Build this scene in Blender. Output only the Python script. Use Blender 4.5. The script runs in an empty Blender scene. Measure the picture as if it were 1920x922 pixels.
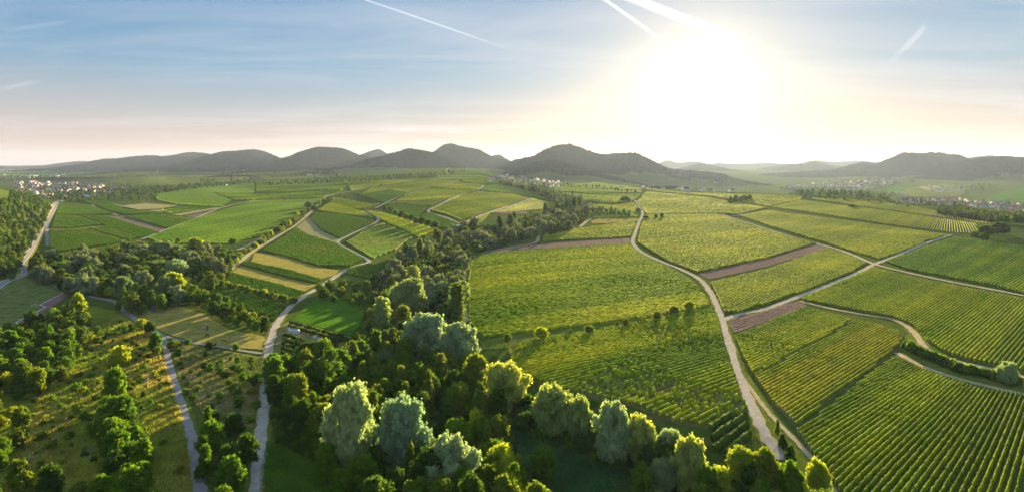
import bpy, bmesh, math, random
import numpy as np
from mathutils import Vector, Matrix, geometry
rng = np.random.default_rng(7); random.seed(7)
sc = bpy.context.scene; COL = sc.collection
# ---------------------------------------------------------------- camera (drone, 100 m above the valley floor)
F, HOR, CX, H = 1100.0, 310.0, 960.0, 100.0
cam = bpy.data.cameras.new('camera'); camo = bpy.data.objects.new('camera', cam); COL.objects.link(camo)
camo.location = (0, 0, H); camo.rotation_euler = (math.radians(90), 0, 0)
cam.sensor_width = 36; cam.lens = 36 * F / 1920; cam.shift_y = -151 / 1920
cam.clip_start = 1; cam.clip_end = 60000
sc.camera = camo
# ---------------------------------------------------------------- world, sun, exposure
SUN_AZ = math.atan(350 / F); SUN_EL = math.radians(7)      # azimuth right of +Y
w = bpy.data.worlds.new('World'); sc.world = w; w.use_nodes = True
def build_world():
    nt = w.node_tree; nt.nodes.clear(); N = nt.nodes.new; L = nt.links.new
    out = N('ShaderNodeOutputWorld'); bg = N('ShaderNodeBackground'); L(bg.outputs[0], out.inputs[0])
    bg.inputs[1].default_value = 1.0
    sky = N('ShaderNodeTexSky'); sky.sky_type = 'NISHITA'; sky.sun_disc = False
    sky.sun_elevation = SUN_EL; sky.sun_rotation = SUN_AZ; sky.altitude = 300
    sky.air_density = 1.2; sky.dust_density = 1.0; sky.ozone_density = 2.0
    tc = N('ShaderNodeTexCoord')
    def mth(op, a, b=None, c=None, clamp=False):
        n = N('ShaderNodeMath'); n.operation = op; n.use_clamp = clamp
        for i, v in enumerate((a, b, c)):
            if v is None: continue
            if isinstance(v, (int, float)): n.inputs[i].default_value = v
            else: L(v, n.inputs[i])
        return n.outputs[0]
    def vmth(op, a, b):
        n = N('ShaderNodeVectorMath'); n.operation = op
        for i, v in enumerate((a, b)):
            if isinstance(v, tuple): n.inputs[i].default_value = v
            else: L(v, n.inputs[i])
        return n
    def mixc(fac, a, b, bt='MIX'):
        n = N('ShaderNodeMix'); n.data_type = 'RGBA'; n.blend_type = bt
        for i, v in ((0, fac), (6, a), (7, b)):
            if isinstance(v, (int, float)): n.inputs[i].default_value = v
            elif isinstance(v, tuple): n.inputs[i].default_value = (*v, 1)
            else: L(v, n.inputs[i])
        return n.outputs[2]
    D = vmth('NORMALIZE', tc.outputs['Generated'], (0, 0, 0)).outputs[0]
    sep = N('ShaderNodeSeparateXYZ'); L(D, sep.inputs[0])
    up = mth('MAXIMUM', sep.outputs[2], 0.0)
    # base: scaled Nishita sky
    sc_ = vmth('SCALE', sky.outputs[0], (0, 0, 0)); sc_.inputs[3].default_value = SKY_STRENGTH
    col = sc_.outputs[0]
    # thin veil of evening haze that pales the sky near the horizon and towards the sun
    sd = (math.sin(SUN_AZ) * math.cos(SUN_EL), math.cos(SUN_AZ) * math.cos(SUN_EL), math.sin(SUN_EL))
    dot = vmth('DOT_PRODUCT', D, sd).outputs[1]
    ang = mth('ARCCOSINE', mth('MINIMUM', dot, 1.0))                  # radians from the sun
    # overall tone of the evening sky, by height
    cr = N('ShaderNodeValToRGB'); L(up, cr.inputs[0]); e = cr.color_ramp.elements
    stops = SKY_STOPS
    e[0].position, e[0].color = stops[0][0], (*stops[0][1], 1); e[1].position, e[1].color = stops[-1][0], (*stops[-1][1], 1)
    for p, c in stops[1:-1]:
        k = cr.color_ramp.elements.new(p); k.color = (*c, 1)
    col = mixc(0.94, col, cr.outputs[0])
    # cirrus veils: stretched noise on a high sheet
    den = mth('ADD', up, 0.06)
    px = mth('DIVIDE', sep.outputs[0], den); py = mth('DIVIDE', sep.outputs[1], den)
    cmb = N('ShaderNodeCombineXYZ'); L(px, cmb.inputs[0]); L(py, cmb.inputs[1])
    mp = N('ShaderNodeMapping'); L(cmb.outputs[0], mp.inputs[0]); mp.inputs[2].default_value = (0, 0, math.radians(24)); mp.inputs[3].default_value = (0.5, 1.3, 1)
    nz = N('ShaderNodeTexNoise'); L(mp.outputs[0], nz.inputs[0]); nz.inputs['Scale'].default_value = 0.9; nz.inputs['Detail'].default_value = 8; nz.inputs['Roughness'].default_value = 0.55; nz.inputs['Distortion'].default_value = 0.6
    cz = N('ShaderNodeMapRange'); L(nz.outputs[0], cz.inputs[0]); cz.inputs[1].default_value = 0.40; cz.inputs[2].default_value = 0.68
    nz2 = N('ShaderNodeTexNoise'); L(mp.outputs[0], nz2.inputs[0]); nz2.inputs['Scale'].default_value = 0.25; nz2.inputs['Detail'].default_value = 2
    cz2 = N('ShaderNodeMapRange'); L(nz2.outputs[0], cz2.inputs[0]); cz2.inputs[1].default_value = 0.35; cz2.inputs[2].default_value = 0.7
    cl = mth('MULTIPLY', mth('MULTIPLY', cz.outputs[0], cz2.outputs[0]), 0.7, clamp=True)
    col = mixc(cl, col, (0.16, 0.155, 0.16))
    # contrails: narrow bands round great circles through pairs of picture directions
    def dirn(u, v):
        d = np.array([(u - CX) / F, 1.0, -(v - HOR) / F]); return d / np.linalg.norm(d)
    for (a, b, wid, fadea, fadeb, amt) in (((640, -15), (985, 103), 0.0022, .05, .45, .30), ((1120, -10), (1245, 78), 0.0034, .05, .35, .75),
                                 ((1165, -10), (1420, 90), 0.009, .05, .5, .75), ((1742, 40), (1660, 130), 0.006, .2, .6, .16), ((150, 38), (0, 60), .004, .3, .3, .05), ((-10, 170), (95, 146), .004, .3, .5, .10)):
        A, B = dirn(*a), dirn(*b); n = np.cross(A, B); n /= np.linalg.norm(n); t = B - A; ln = np.linalg.norm(t); t /= ln; t0 = float(A @ t)
        wob = mth('MULTIPLY', mth('SUBTRACT', nz.outputs[0], 0.5), wid * 1.6)
        dist = mth('ABSOLUTE', mth('ADD', vmth('DOT_PRODUCT', D, tuple(n)).outputs[1], wob))
        s = mth('DIVIDE', mth('SUBTRACT', vmth('DOT_PRODUCT', D, tuple(t)).outputs[1], t0), float(ln))
        m1 = N('ShaderNodeMapRange'); m1.interpolation_type = 'SMOOTHSTEP'; L(dist, m1.inputs[0]); m1.inputs[1].default_value = wid; m1.inputs[2].default_value = wid * .2
        m2 = N('ShaderNodeMapRange'); m2.interpolation_type = 'SMOOTHSTEP'; L(s, m2.inputs[0]); m2.inputs[1].default_value = 0; m2.inputs[2].default_value = fadea
        m3 = N('ShaderNodeMapRange'); m3.interpolation_type = 'SMOOTHSTEP'; L(s, m3.inputs[0]); m3.inputs[1].default_value = 1; m3.inputs[2].default_value = 1 - fadeb
        k = mth('MULTIPLY', mth('MULTIPLY', m1.outputs[0], m2.outputs[0]), mth('MULTIPLY', m3.outputs[0], amt))
        col = mixc(k, col, (0.25, 0.255, 0.26))
    # aureole of the low sun
    for sig, c in GLOW:
        g = mth('EXPONENT', mth('MULTIPLY', mth('POWER', mth('DIVIDE', ang, sig), 1.35), -1.0))
        v = vmth('SCALE', c, (0, 0, 0)); L(g, v.inputs[3])
        col = vmth('ADD', col, v.outputs[0]).outputs[0]
    L(col, bg.inputs[0])
    w.cycles.sampling_method = 'MANUAL'; w.cycles.sample_map_resolution = 1024
SKY_STRENGTH = 0.05
SKY_STOPS = [(0.0, (0.112, 0.076, 0.068)), (0.03, (0.112, 0.080, 0.073)), (0.08, (0.082, 0.081, 0.088)), (0.15, (0.038, 0.068, 0.100)), (0.27, (0.016, 0.050, 0.096)), (0.6, (0.040, 0.070, 0.115)), (1.0, (0.046, 0.076, 0.12))]  # topmost stops lie above the view, brightened to lift the shadow fill
GLOW = [(0.033, (1.1, .9, .55)), (0.130, (0.090, 0.070, 0.036)), (0.31, (0.056, 0.036, 0.012))]
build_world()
sun = bpy.data.lights.new('sun', 'SUN'); sun.energy = 5.0; sun.angle = math.radians(0.6); sun.color = (1.0, 0.77, 0.38)
suno = bpy.data.objects.new('sun', sun); COL.objects.link(suno); suno.location = (900, 3000, 900)
sdv = Vector((math.sin(SUN_AZ) * math.cos(SUN_EL), math.cos(SUN_AZ) * math.cos(SUN_EL), math.sin(SUN_EL)))
suno.rotation_euler = (-sdv).to_track_quat('-Z', 'Y').to_euler()
sc.view_settings.view_transform = 'Standard'; sc.view_settings.look = 'None'; sc.view_settings.exposure = 2.5; sc.view_settings.gamma = 1
sc.cycles.use_denoising = True; sc.cycles.max_bounces = 6; sc.cycles.transparent_max_bounces = 6; sc.cycles.volume_bounces = 1
sc.cycles.sample_clamp_indirect = 6
# ---------------------------------------------------------------- terrain
DEP = [40, 120, 200, 300, 400, 550, 750, 1000, 1300, 1500, 1700, 1950, 2200, 2800, 3600, 5000, 8000, 16000, 24000]
UC = [-500, -100, 0, 60, 120, 300, 600, 840, 1000, 1150, 1300, 1450, 1600, 1750, 1900, 2400]
TB = [
 [0, 0, 0, 0, 0, 3, 16, 38, 60, 60, 50, 30, 10, 0, 0, 5, 10, 0, 0],
 [0, 0, 0, 0, 0, 3, 16, 38, 60, 60, 50, 30, 10, 0, 0, 5, 10, 0, 0],
 [0, 0, 0, 0, 0, 0, 8, 24, 38, 38, 28, 10, 0, -5, -5, 5, 10, 0, 0],
 [0, 0, 0, 0, 0, 0, 0, 5, 14, 12, 5, 0, -3, -5, -5, 5, 10, 0, 0],
 [0, 0, 0, 0, 0, 0, 0, 0, 0, 0, 0, 0, -3, -5, -5, 5, 15, 5, 0],
 [0, 0, 0, 0, 0, 0, 0, 0, 0, 2, 5, 8, 10, 15, 25, 40, 60, 60, 60],
 [0, 0, 0, 0, 0, 0, 0, 5, 10, 14, 18, 23, 28, 36, 45, 58, 70, 70, 70],
 [0, 0, 0, 0, 0, 0, 2, 12, 22, 29, 36, 44, 52, 67, 80, 78, 80, 80, 80],
 [0, 0, 0, 0, 0, 0, 0, 5, 10, 13, 15, 18, 20, 24, 30, 55, 80, 80, 80],
 [0, 0, 0, 0, 0, 0, 0, 3, 7, 9, 10, 11, 11, 4, -8, 20, 60, 80, 80],
 [0, 0, 0, 0, 0, 0, 0, 2, 6, 9, 11, 12, 5, -42, -52, -25, 30, 60, 60],
 [0, 0, 0, 0, 0, 0, 0, 2, 5, 8, 12, 6, -20, -55, -56, -44, 10, 60, 60],
 [0, 0, 0, 0, 0, 0, 0, 3, 9, 15, 10, -15, -42, -58, -55, -35, 20, 60, 60],
 [0, 0, 0, 0, 0, 0, 0, 4, 6, -6, -30, -50, -58, -58, -42, -10, 40, 60, 60],
 [0, 0, 0, 0, 0, 0, 0, 4, -20, -44, -58, -62, -62, -50, -22, 15, 50, 60, 60],
 [0, 0, 0, 0, 0, 0, 0, 4, -22, -46, -58, -62, -62, -50, -22, 15, 50, 60, 60]]
TB = np.array(TB, float); LD = np.log(DEP); UC = np.array(UC, float)
def _hermite(xs, x):
    """index, and the four weights of a monotone-ish cubic on uneven knots"""
    i = np.clip(np.searchsorted(xs, x, side='right') - 1, 0, len(xs) - 2)
    t = np.clip((x - xs[i]) / (xs[i + 1] - xs[i]), 0, 1)
    return i, t
def _cubic(v0, v1, v2, v3, x0, x1, x2, x3, t):
    h = x2 - x1
    m1 = np.where(x1 > x0, (v2 - v0) / np.maximum(x2 - x0, 1e-9), 0) * h; m2 = np.where(x3 > x2, (v3 - v1) / np.maximum(x3 - x1, 1e-9), 0) * h
    t2 = t * t; t3 = t2 * t
    return (2 * t3 - 3 * t2 + 1) * v1 + (t3 - 2 * t2 + t) * m1 + (-2 * t3 + 3 * t2) * v2 + (t3 - t2) * m2
BROOK = None
def Tuv(u, y):
    u = np.asarray(u, float); y = np.asarray(y, float); u, y = np.broadcast_arrays(u, y)
    ly = np.log(np.clip(y, 40, 24000)); uu = np.clip(u, UC[0], UC[-1])
    i, s = _hermite(UC, uu); j, t = _hermite(LD, ly)
    nI, nJ = len(UC) - 1, len(LD) - 1
    cols = []
    for k in (-1, 0, 1, 2):
        ii = np.clip(i + k, 0, nI); jm, j0, j1, j2 = np.clip(j - 1, 0, nJ), j, j + 1, np.clip(j + 2, 0, nJ)
        cols.append(_cubic(TB[ii, jm], TB[ii, j0], TB[ii, j1], TB[ii, j2], LD[jm], LD[j0], LD[j1], LD[j2], t))
    z = _cubic(*cols, UC[np.clip(i - 1, 0, nI)], UC[i], UC[i + 1], UC[np.clip(i + 2, 0, nI)], s)
    x = (u - CX) / F * y
    a = np.clip(y / 1500, 0.35, 1.6)
    z = z + a * (1.6 * np.sin(x / 97 + 1.3 * np.sin(y / 210)) * np.cos(y / 143 + .5) + 0.9 * np.sin(x / 53 + y / 71))
    if BROOK is not None:
        near = y < 2200
        if near.any():
            xn, yn = x[near], y[near]; d = np.full(xn.shape, 1e9)
            for (ax, ay), (bx, by) in zip(BROOK[:-1], BROOK[1:]):
                ex, ey = bx - ax, by - ay; L2 = ex * ex + ey * ey
                tt = np.clip(((xn - ax) * ex + (yn - ay) * ey) / L2, 0, 1)
                d = np.minimum(d, np.hypot(xn - ax - tt * ex, yn - ay - tt * ey))
            g = np.zeros_like(z); g[near] = 7 * np.exp(-(d / 38) ** 2); z = z - g
    return z
def Tz(x, y):
    x = np.asarray(x, float); y = np.maximum(np.asarray(y, float), 40)
    return Tuv(CX + F * x / y, y)
_px = [(1105, 385), (1060, 400), (1000, 425), (930, 445), (860, 470), (800, 520), (770, 600), (790, 700), (880, 790), (1040, 860), (1300, 930)]
BROOK = [((u - CX) / F * (H * F / (v - HOR)), H * F / (v - HOR)) for u, v in _px]
YS = np.exp(np.linspace(math.log(60), math.log(22000), 700))
def unp(uv, dz=0.0):
    """picture points -> where their ray meets the terrain raised by dz: world x, y, z(terrain)"""
    uv = np.atleast_2d(np.asarray(uv, float)); out = np.zeros((len(uv), 3))
    for k in range(0, len(uv), 4000):
        u = uv[k:k + 4000, 0][:, None]; v = uv[k:k + 4000, 1][:, None]
        ray = H - (v - HOR) / F * YS[None]; ter = Tuv(u, YS[None]) + dz
        d = ray - ter; hit = d <= 0; j = np.where(hit.any(1), hit.argmax(1), len(YS) - 1); j = np.maximum(j, 1)
        r = np.arange(len(j)); d0, d1 = d[r, j - 1], d[r, j]
        t = np.where(hit.any(1), d0 / np.where(np.abs(d0 - d1) < 1e-9, 1, d0 - d1), 1).clip(0, 1)
        y = YS[j - 1] + t * (YS[j] - YS[j - 1]); x = (u[:, 0] - CX) / F * y
        out[k:k + 4000] = np.stack([x, y, Tz(x, y)], 1)
    return out
# ---------------------------------------------------------------- mesh and material helpers
def tag(o, label=None, cat=None, group=None, kind=None):
    if label: o['label'] = label
    if cat: o['category'] = cat
    if group: o['group'] = group
    if kind: o['kind'] = kind
    return o
def mesh_np(name, V, Fq, mat=None, col=None, smooth=False):
    """numpy verts + faces (n,3) or (n,4) -> mesh"""
    me = bpy.data.meshes.new(name); V = np.asarray(V, np.float32); Fq = np.asarray(Fq, np.int32)
    n, k = Fq.shape
    me.vertices.add(len(V)); me.vertices.foreach_set('co', V.ravel())
    me.loops.add(n * k); me.loops.foreach_set('vertex_index', Fq.ravel())
    me.polygons.add(n); me.polygons.foreach_set('loop_start', np.arange(0, n * k, k, dtype=np.int32))
    if smooth: me.polygons.foreach_set('use_smooth', np.ones(n, bool))
    if col is not None:
        a = me.color_attributes.new('Col', 'FLOAT_COLOR', 'POINT'); c = np.ones((len(V), 4), np.float32); c[:, :3] = col; a.data.foreach_set('color', c.ravel())
    me.update(calc_edges=True)
    if mat: me.materials.append(mat)
    return me
def ob(name, me, parent=None):
    o = bpy.data.objects.new(name, me); COL.objects.link(o)
    if parent: o.parent = parent
    return o
def empty(name, loc=(0, 0, 0), rz=0):
    o = bpy.data.objects.new(name, None); COL.objects.link(o); o.location = loc; o.rotation_euler = (0, 0, rz); o.empty_display_size = .5
    return o
class MB:
    def __init__(s): s.v = []; s.f = []
    def add(s, V, Fs):
        b = len(s.v); s.v += [tuple(p) for p in V]; s.f += [tuple(i + b for i in f) for f in Fs]
    def box(s, x0, x1, y0, y1, z0, z1, taper=0):
        t = taper
        V = [(x0, y0, z0), (x1, y0, z0), (x1, y1, z0), (x0, y1, z0), (x0 + t, y0 + t, z1), (x1 - t, y0 + t, z1), (x1 - t, y1 - t, z1), (x0 + t, y1 - t, z1)]
        s.add(V, [(3, 2, 1, 0), (4, 5, 6, 7), (0, 1, 5, 4), (1, 2, 6, 5), (2, 3, 7, 6), (3, 0, 4, 7)])
    def tube(s, a, b, r0, r1, n=6):
        a, b = Vector(a), Vector(b); q = (b - a).to_track_quat('Z', 'Y'); V = []
        for c, r in ((a, r0), (b, r1)):
            for k in range(n):
                V.append(c + q @ Vector((r * math.cos(2 * math.pi * k / n), r * math.sin(2 * math.pi * k / n), 0)))
        s.add(V, [(k, (k + 1) % n, n + (k + 1) % n, n + k) for k in range(n)] + [tuple(range(n - 1, -1, -1)), tuple(range(n, 2 * n))])
    def mesh(s, name, mat):
        me = bpy.data.meshes.new(name); me.from_pydata(s.v, [], s.f); me.update(); me.materials.append(mat); return me
    def build(s, name, mat, parent=None): return ob(name, s.mesh(name, mat), parent)
class NT:
    def __init__(s, name):
        s.m = bpy.data.materials.new(name); s.m.use_nodes = True; s.nt = s.m.node_tree; s.nt.nodes.clear(); s.N = s.nt.nodes.new; s.L = s.nt.links.new
        s.out = s.N('ShaderNodeOutputMaterial')
    def setin(s, n, i, v):
        if v is None: return
        if hasattr(v, 'is_linked') or hasattr(v, 'links'): s.L(v, n.inputs[i])
        elif isinstance(v, tuple) and len(v) == 3 and n.inputs[i].type == 'RGBA': n.inputs[i].default_value = (*v, 1)
        else: n.inputs[i].default_value = v
    def noise(s, scale, detail=3, vec=None, rough=.55, dist=0):
        n = s.N('ShaderNodeTexNoise'); n.inputs['Scale'].default_value = scale; n.inputs['Detail'].default_value = detail; n.inputs['Roughness'].default_value = rough; n.inputs['Distortion'].default_value = dist
        if vec is not None: s.L(vec, n.inputs[0])
        return n.outputs[0]
    def pos(s): return s.N('ShaderNodeNewGeometry').outputs['Position']
    def ramp(s, v, a, b, x0=0, x1=1):
        n = s.N('ShaderNodeMapRange'); s.L(v, n.inputs[0]); n.inputs[1].default_value = a; n.inputs[2].default_value = b; n.inputs[3].default_value = x0; n.inputs[4].default_value = x1; return n.outputs[0]
    def mix(s, f, a, b, bt='MIX'):
        n = s.N('ShaderNodeMix'); n.data_type = 'RGBA'; n.blend_type = bt; s.setin(n, 0, f); s.setin(n, 6, a); s.setin(n, 7, b); return n.outputs[2]
    def math(s, op, a, b=None):
        n = s.N('ShaderNodeMath'); n.operation = op; s.setin(n, 0, a); s.setin(n, 1, b); return n.outputs[0]
    def bump(s, h, strength=.5, dist=.3):
        n = s.N('ShaderNodeBump'); s.L(h, n.inputs['Height']); n.inputs['Strength'].default_value = strength; n.inputs['Distance'].default_value = dist; return n.outputs[0]
    def principled(s, col, rough=.8, normal=None, spec=.3, metal=0):
        p = s.N('ShaderNodeBsdfPrincipled'); s.setin(p, 'Base Color', col); p.inputs['Roughness'].default_value = rough; p.inputs['Specular IOR Level'].default_value = spec; p.inputs['Metallic'].default_value = metal
        if normal is not None: s.L(normal, p.inputs['Normal'])
        return p.outputs[0]
    def surf(s, sh): s.L(sh, s.out.inputs[0]); return s.m
def plain(name, col, rough=.8, metal=0, var=.15, scale=2.0):
    t = NT(name); n = t.noise(scale, 3, t.pos()); a = tuple(c * (1 - var) for c in col); b = tuple(min(1, c * (1 + var)) for c in col)
    return t.surf(t.principled(t.mix(t.ramp(n, .3, .7), a, b), rough, metal=metal))
def ground(name, cols, scale=0.12, fine=1.5, grain=.25, bump=.4):
    """soil or grass: three base colours in patches, fine grain on top"""
    t = NT(name); P = t.pos()
    n1 = t.ramp(t.noise(scale, 4, P, .6, .4), .35, .65); n2 = t.ramp(t.noise(scale * 4.3, 4, P, .65), .4, .66); n3 = t.noise(fine, 4, P, .7)
    c = t.mix(n1, cols[0], cols[1]); c = t.mix(n2, c, cols[2])
    k = t.ramp(n3, .3, .7, 1 - grain, 1 + grain); v = t.N('ShaderNodeVectorMath'); v.operation = 'SCALE'; t.L(c, v.inputs[0]); t.L(k, v.inputs[3])
    return t.surf(t.principled(v.outputs[0], 1.0, t.bump(n3, bump, .35), 0.0))
def leafmat(name, a, b, trans=.42, attr=False, spec=.06, rough=.8, scale=.35, yel=(1.12, 1.08, .7), tt=(1.9, 1.7, .8)):
    """foliage: base colour drifts with leaf clump and from tree to tree; light also comes through the leaf"""
    t = NT(name)
    if attr:
        at = t.N('ShaderNodeVertexColor'); at.layer_name = 'Col'; base = at.outputs[0]
        n = t.noise(scale, 3, t.pos()); v = t.N('ShaderNodeVectorMath'); v.operation = 'SCALE'; t.L(base, v.inputs[0]); t.L(t.ramp(n, .3, .7, .72, 1.3), v.inputs[3]); c = v.outputs[0]
    else:
        oi = t.N('ShaderNodeObjectInfo'); n = t.noise(scale, 3, t.pos()); c = t.mix(t.ramp(n, .3, .7), a, b)
        v = t.N('ShaderNodeVectorMath'); v.operation = 'MULTIPLY'; t.L(c, v.inputs[0])
        m = t.mix(oi.outputs['Random'], (.70, .84, .85), yel); t.L(m, v.inputs[1]); c = v.outputs[0]
    p = t.principled(c, rough, None, spec); tr = t.N('ShaderNodeBsdfTranslucent')
    v2 = t.N('ShaderNodeVectorMath'); v2.operation = 'MULTIPLY'; t.L(c, v2.inputs[0]); v2.inputs[1].default_value = tt; t.L(v2.outputs[0], tr.inputs[0])
    ms = t.N('ShaderNodeMixShader'); ms.inputs[0].default_value = trans; t.L(p, ms.inputs[1]); t.L(tr.outputs[0], ms.inputs[2])
    return t.surf(ms.outputs[0])
M = {}
M['base'] = ground('meadow_base', [(.05, .10, .010), (.07, .12, .015), (.10, .11, .025)], .01, .25)
M['soil_green'] = ground('grassy_alley', [(.10, .12, .02), (.13, .12, .03), (.08, .13, .012)], .05, .9)
M['soil_tan'] = ground('dry_alley', [(.13, .11, .04), (.10, .12, .02), (.17, .13, .06)], .05, .9)
M['soil'] = ground('ploughed_soil', [(.19, .135, .112), (.22, .16, .135), (.16, .115, .095)], .06, 1.2, .2, .8)
M['dry'] = ground('dry_grass', [(.36, .28, .085), (.30, .26, .065), (.20, .21, .03)], .03, .8, .3, .8)
M['pale'] = ground('mown_stubble', [(.34, .30, .15), (.30, .27, .13), (.25, .25, .09)], .03, .8, .2)
M['verge'] = ground('grass_verge', [(.12, .16, .02), (.18, .17, .04), (.09, .15, .012)], .05, .9)
M['lawn'] = ground('green_meadow', [(.05, .15, .006), (.095, .20, .012), (.05, .13, .006)], .03, .8, .2)
M['pitch'] = ground('worn_pitch', [(.06, .15, .012), (.09, .16, .02), (.24, .20, .09)], .045, .8, .2)
M['wild'] = ground('wild_meadow', [(.26, .23, .035), (.15, .20, .015), (.09, .17, .010)], .05, .9, .4, 1.0)
M['wild2'] = ground('weedy_orchard_grass', [(.12, .17, .04), (.17, .17, .05), (.28, .23, .10)], .05, .9, .4, 1.0)
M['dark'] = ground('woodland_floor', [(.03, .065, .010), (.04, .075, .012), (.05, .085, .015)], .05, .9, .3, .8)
M['reeds'] = ground('reed_bed', [(.035, .09, .03), (.03, .08, .025), (.05, .11, .03)], .06, 1.3, .5, 1.5)
M['gravel'] = ground('pale_gravel', [(.42, .375, .32), (.33, .29, .24), (.45, .405, .36)], .08, 1.2, .2, .3)
M['dirt'] = ground('dirt_track', [(.42, .33, .20), (.33, .28, .14), (.50, .40, .27)], .08, 1.2, .2)
M['asphalt'] = ground('asphalt', [(.28, .265, .25), (.31, .29, .275), (.23, .22, .21)], .06, 1.6, .12, .1)
M['tartan'] = ground('red_running_surface', [(.26, .13, .12), (.28, .15, .13), (.24, .12, .11)], .05, 1.6, .08, .1)
M['white'] = plain('white_line', (.8, .8, .8), .7, 0, .06)
M['vine'] = leafmat('vine_leaves', None, None, .33, True, scale=.25, spec=.02, rough=.9)
M['farleaf'] = leafmat('distant_foliage', None, None, .2, True, scale=.12)
M['bark'] = plain('bark', (.12, .09, .065), .9, 0, .3)
M['concrete'] = plain('concrete', (.5, .48, .45), .8)
def off(y, layer): return 0.04 + 0.0003 * y + layer * (0.03 + 0.00025 * y)
# ---------------------------------------------------------------- the ground sheet
def ground_sheet():
    u = np.concatenate([np.linspace(-1500, -420, 30), np.arange(-400, 2320, 12), np.linspace(2340, 3400, 30)])
    y = np.concatenate([[-400, -150, 0, 20], np.exp(np.linspace(math.log(40), math.log(17000), 420))])
    U, Y = np.meshgrid(u, y); Yc = np.maximum(Y, 40); X = (U - CX) / F * np.maximum(Yc, 300 + 0 * Yc) if False else (U - CX) / F * Yc
    X = np.where(Y < 40, (U - CX) / F * 40 * 1.0, X); Z = Tuv(U, Yc)
    V = np.stack([X, Y, Z], -1).reshape(-1, 3); nu, ny = len(u), len(y)
    i = (np.arange(ny - 1)[:, None] * nu + np.arange(nu - 1)[None]).ravel()
    Fq = np.stack([i, i + 1, i + nu + 1, i + nu], 1)
    o = ob('ground', mesh_np('ground', V, Fq, M['base'], smooth=True)); tag(o, kind='structure')
ground_sheet()
# ---------------------------------------------------------------- draped sheets
def densify(poly, step, closed=True):
    P = [np.array(p, float) for p in poly]; out = []
    n = len(P) if closed else len(P) - 1
    for i in range(n):
        a, b = P[i], P[(i + 1) % len(P)]; k = max(1, int(np.linalg.norm(b - a) / step))
        out += [a + (b - a) * j / k for j in range(k)]
    if not closed: out.append(P[-1])
    return np.array(out)
def inpoly(P, pts):
    x, y = pts[:, 0], pts[:, 1]; c = np.zeros(len(pts), bool); j = len(P) - 1
    for i in range(len(P)):
        xi, yi = P[i]; xj, yj = P[j]
        if yi != yj:
            m = ((yi > y) != (yj > y)) & (x < (xj - xi) * (y - yi) / (yj - yi) + xi); c ^= m
        j = i
    return c
def sheet(name, poly, mat, layer=0, step=None, wob=0.0):
    poly = np.array(poly, float); size = np.ptp(poly, axis=0); step = step or max(3.0, min(14.0, max(size) / 14))
    E = densify(poly, step)
    if wob: E = E + rng.normal(0, wob, E.shape)
    gx, gy = np.meshgrid(np.arange(E[:, 0].min(), E[:, 0].max(), step), np.arange(E[:, 1].min(), E[:, 1].max(), step / 2.5))
    G = np.stack([gx.ravel(), gy.ravel()], 1); G = G[inpoly(E, G)]
    if len(G):
        d = np.min(np.hypot(G[:, None, 0] - E[None, :, 0], (G[:, None, 1] - E[None, :, 1]) * 1.5), axis=1); G = G[d > step * .45]
    A = np.vstack([E, G]) if len(G) else E
    n = len(E); r = geometry.delaunay_2d_cdt([Vector(p) for p in A], [(i, (i + 1) % n) for i in range(n)], [], 1, 1e-5)
    V2 = np.array([tuple(p) for p in r[0]]); W = unp(V2); W[:, 2] += off(W[:, 1], layer)
    Fs = [f for f in r[2]]
    me = bpy.data.meshes.new(name); me.from_pydata([tuple(p) for p in W], [], Fs); me.update(); me.materials.append(mat)
    # faces up
    me.polygons.foreach_set('use_smooth', [True] * len(me.polygons))
    if len(me.polygons) and me.polygons[0].normal.z < 0: me.flip_normals()
    return tag(ob(name, me), kind='structure')
def catmull(P, n=6):
    P = np.asarray(P, float)
    if len(P) < 3: return densify(P, max(1e-6, np.linalg.norm(P[-1] - P[0]) / 8), False)
    Q = np.vstack([2 * P[0] - P[1], P, 2 * P[-1] - P[-2]]); out = []
    for i in range(1, len(Q) - 2):
        for k in range(n):
            t = k / n; a, b, c, d = Q[i - 1], Q[i], Q[i + 1], Q[i + 2]
            out.append(.5 * ((2 * b) + (c - a) * t + (2 * a - 5 * b + 4 * c - d) * t * t + (3 * b - a - 3 * c + d) * t ** 3))
    out.append(P[-1]); return np.array(out)
def worldline(px, smooth=True):
    W = unp(px)[:, :2]
    if smooth: W = catmull(W, 6)
    return W
def resample(W, step):
    d = np.r_[0, np.cumsum(np.hypot(*np.diff(W, axis=0).T))]; n = max(2, int(d[-1] / step) + 1); s = np.linspace(0, d[-1], n)
    return np.stack([np.interp(s, d, W[:, 0]), np.interp(s, d, W[:, 1])], 1)
def strip(name, px, width, mat, layer=2, jit=.06, offs=0.0, W=None):
    W = worldline(px) if W is None else W
    ym = np.median(W[:, 1]); W = resample(W, max(2.0, ym * .008))
    T = np.gradient(W, axis=0); T /= np.maximum(np.hypot(T[:, 0], T[:, 1]), 1e-9)[:, None]; Nn = np.stack([-T[:, 1], T[:, 0]], 1)
    hw = np.full(len(W), width / 2); C = W + Nn * offs
    cols = [-1, -.5, 0, .5, 1]; rows = []
    for c in cols:
        j = rng.normal(0, jit * width, len(W)) if abs(c) == 1 else 0
        p = C + Nn * (c * hw + j)[:, None]; z = Tz(p[:, 0], p[:, 1]) + off(p[:, 1], layer); rows.append(np.column_stack([p, z]))
    V = np.stack(rows, 1).reshape(-1, 3); k = len(cols); n = len(W)
    i = (np.arange(n - 1)[:, None] * k + np.arange(k - 1)[None]).ravel()
    me = mesh_np(name, V, np.stack([i + k, i + k + 1, i + 1, i], 1), mat, smooth=True)
    return tag(ob(name, me), kind='structure')
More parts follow.
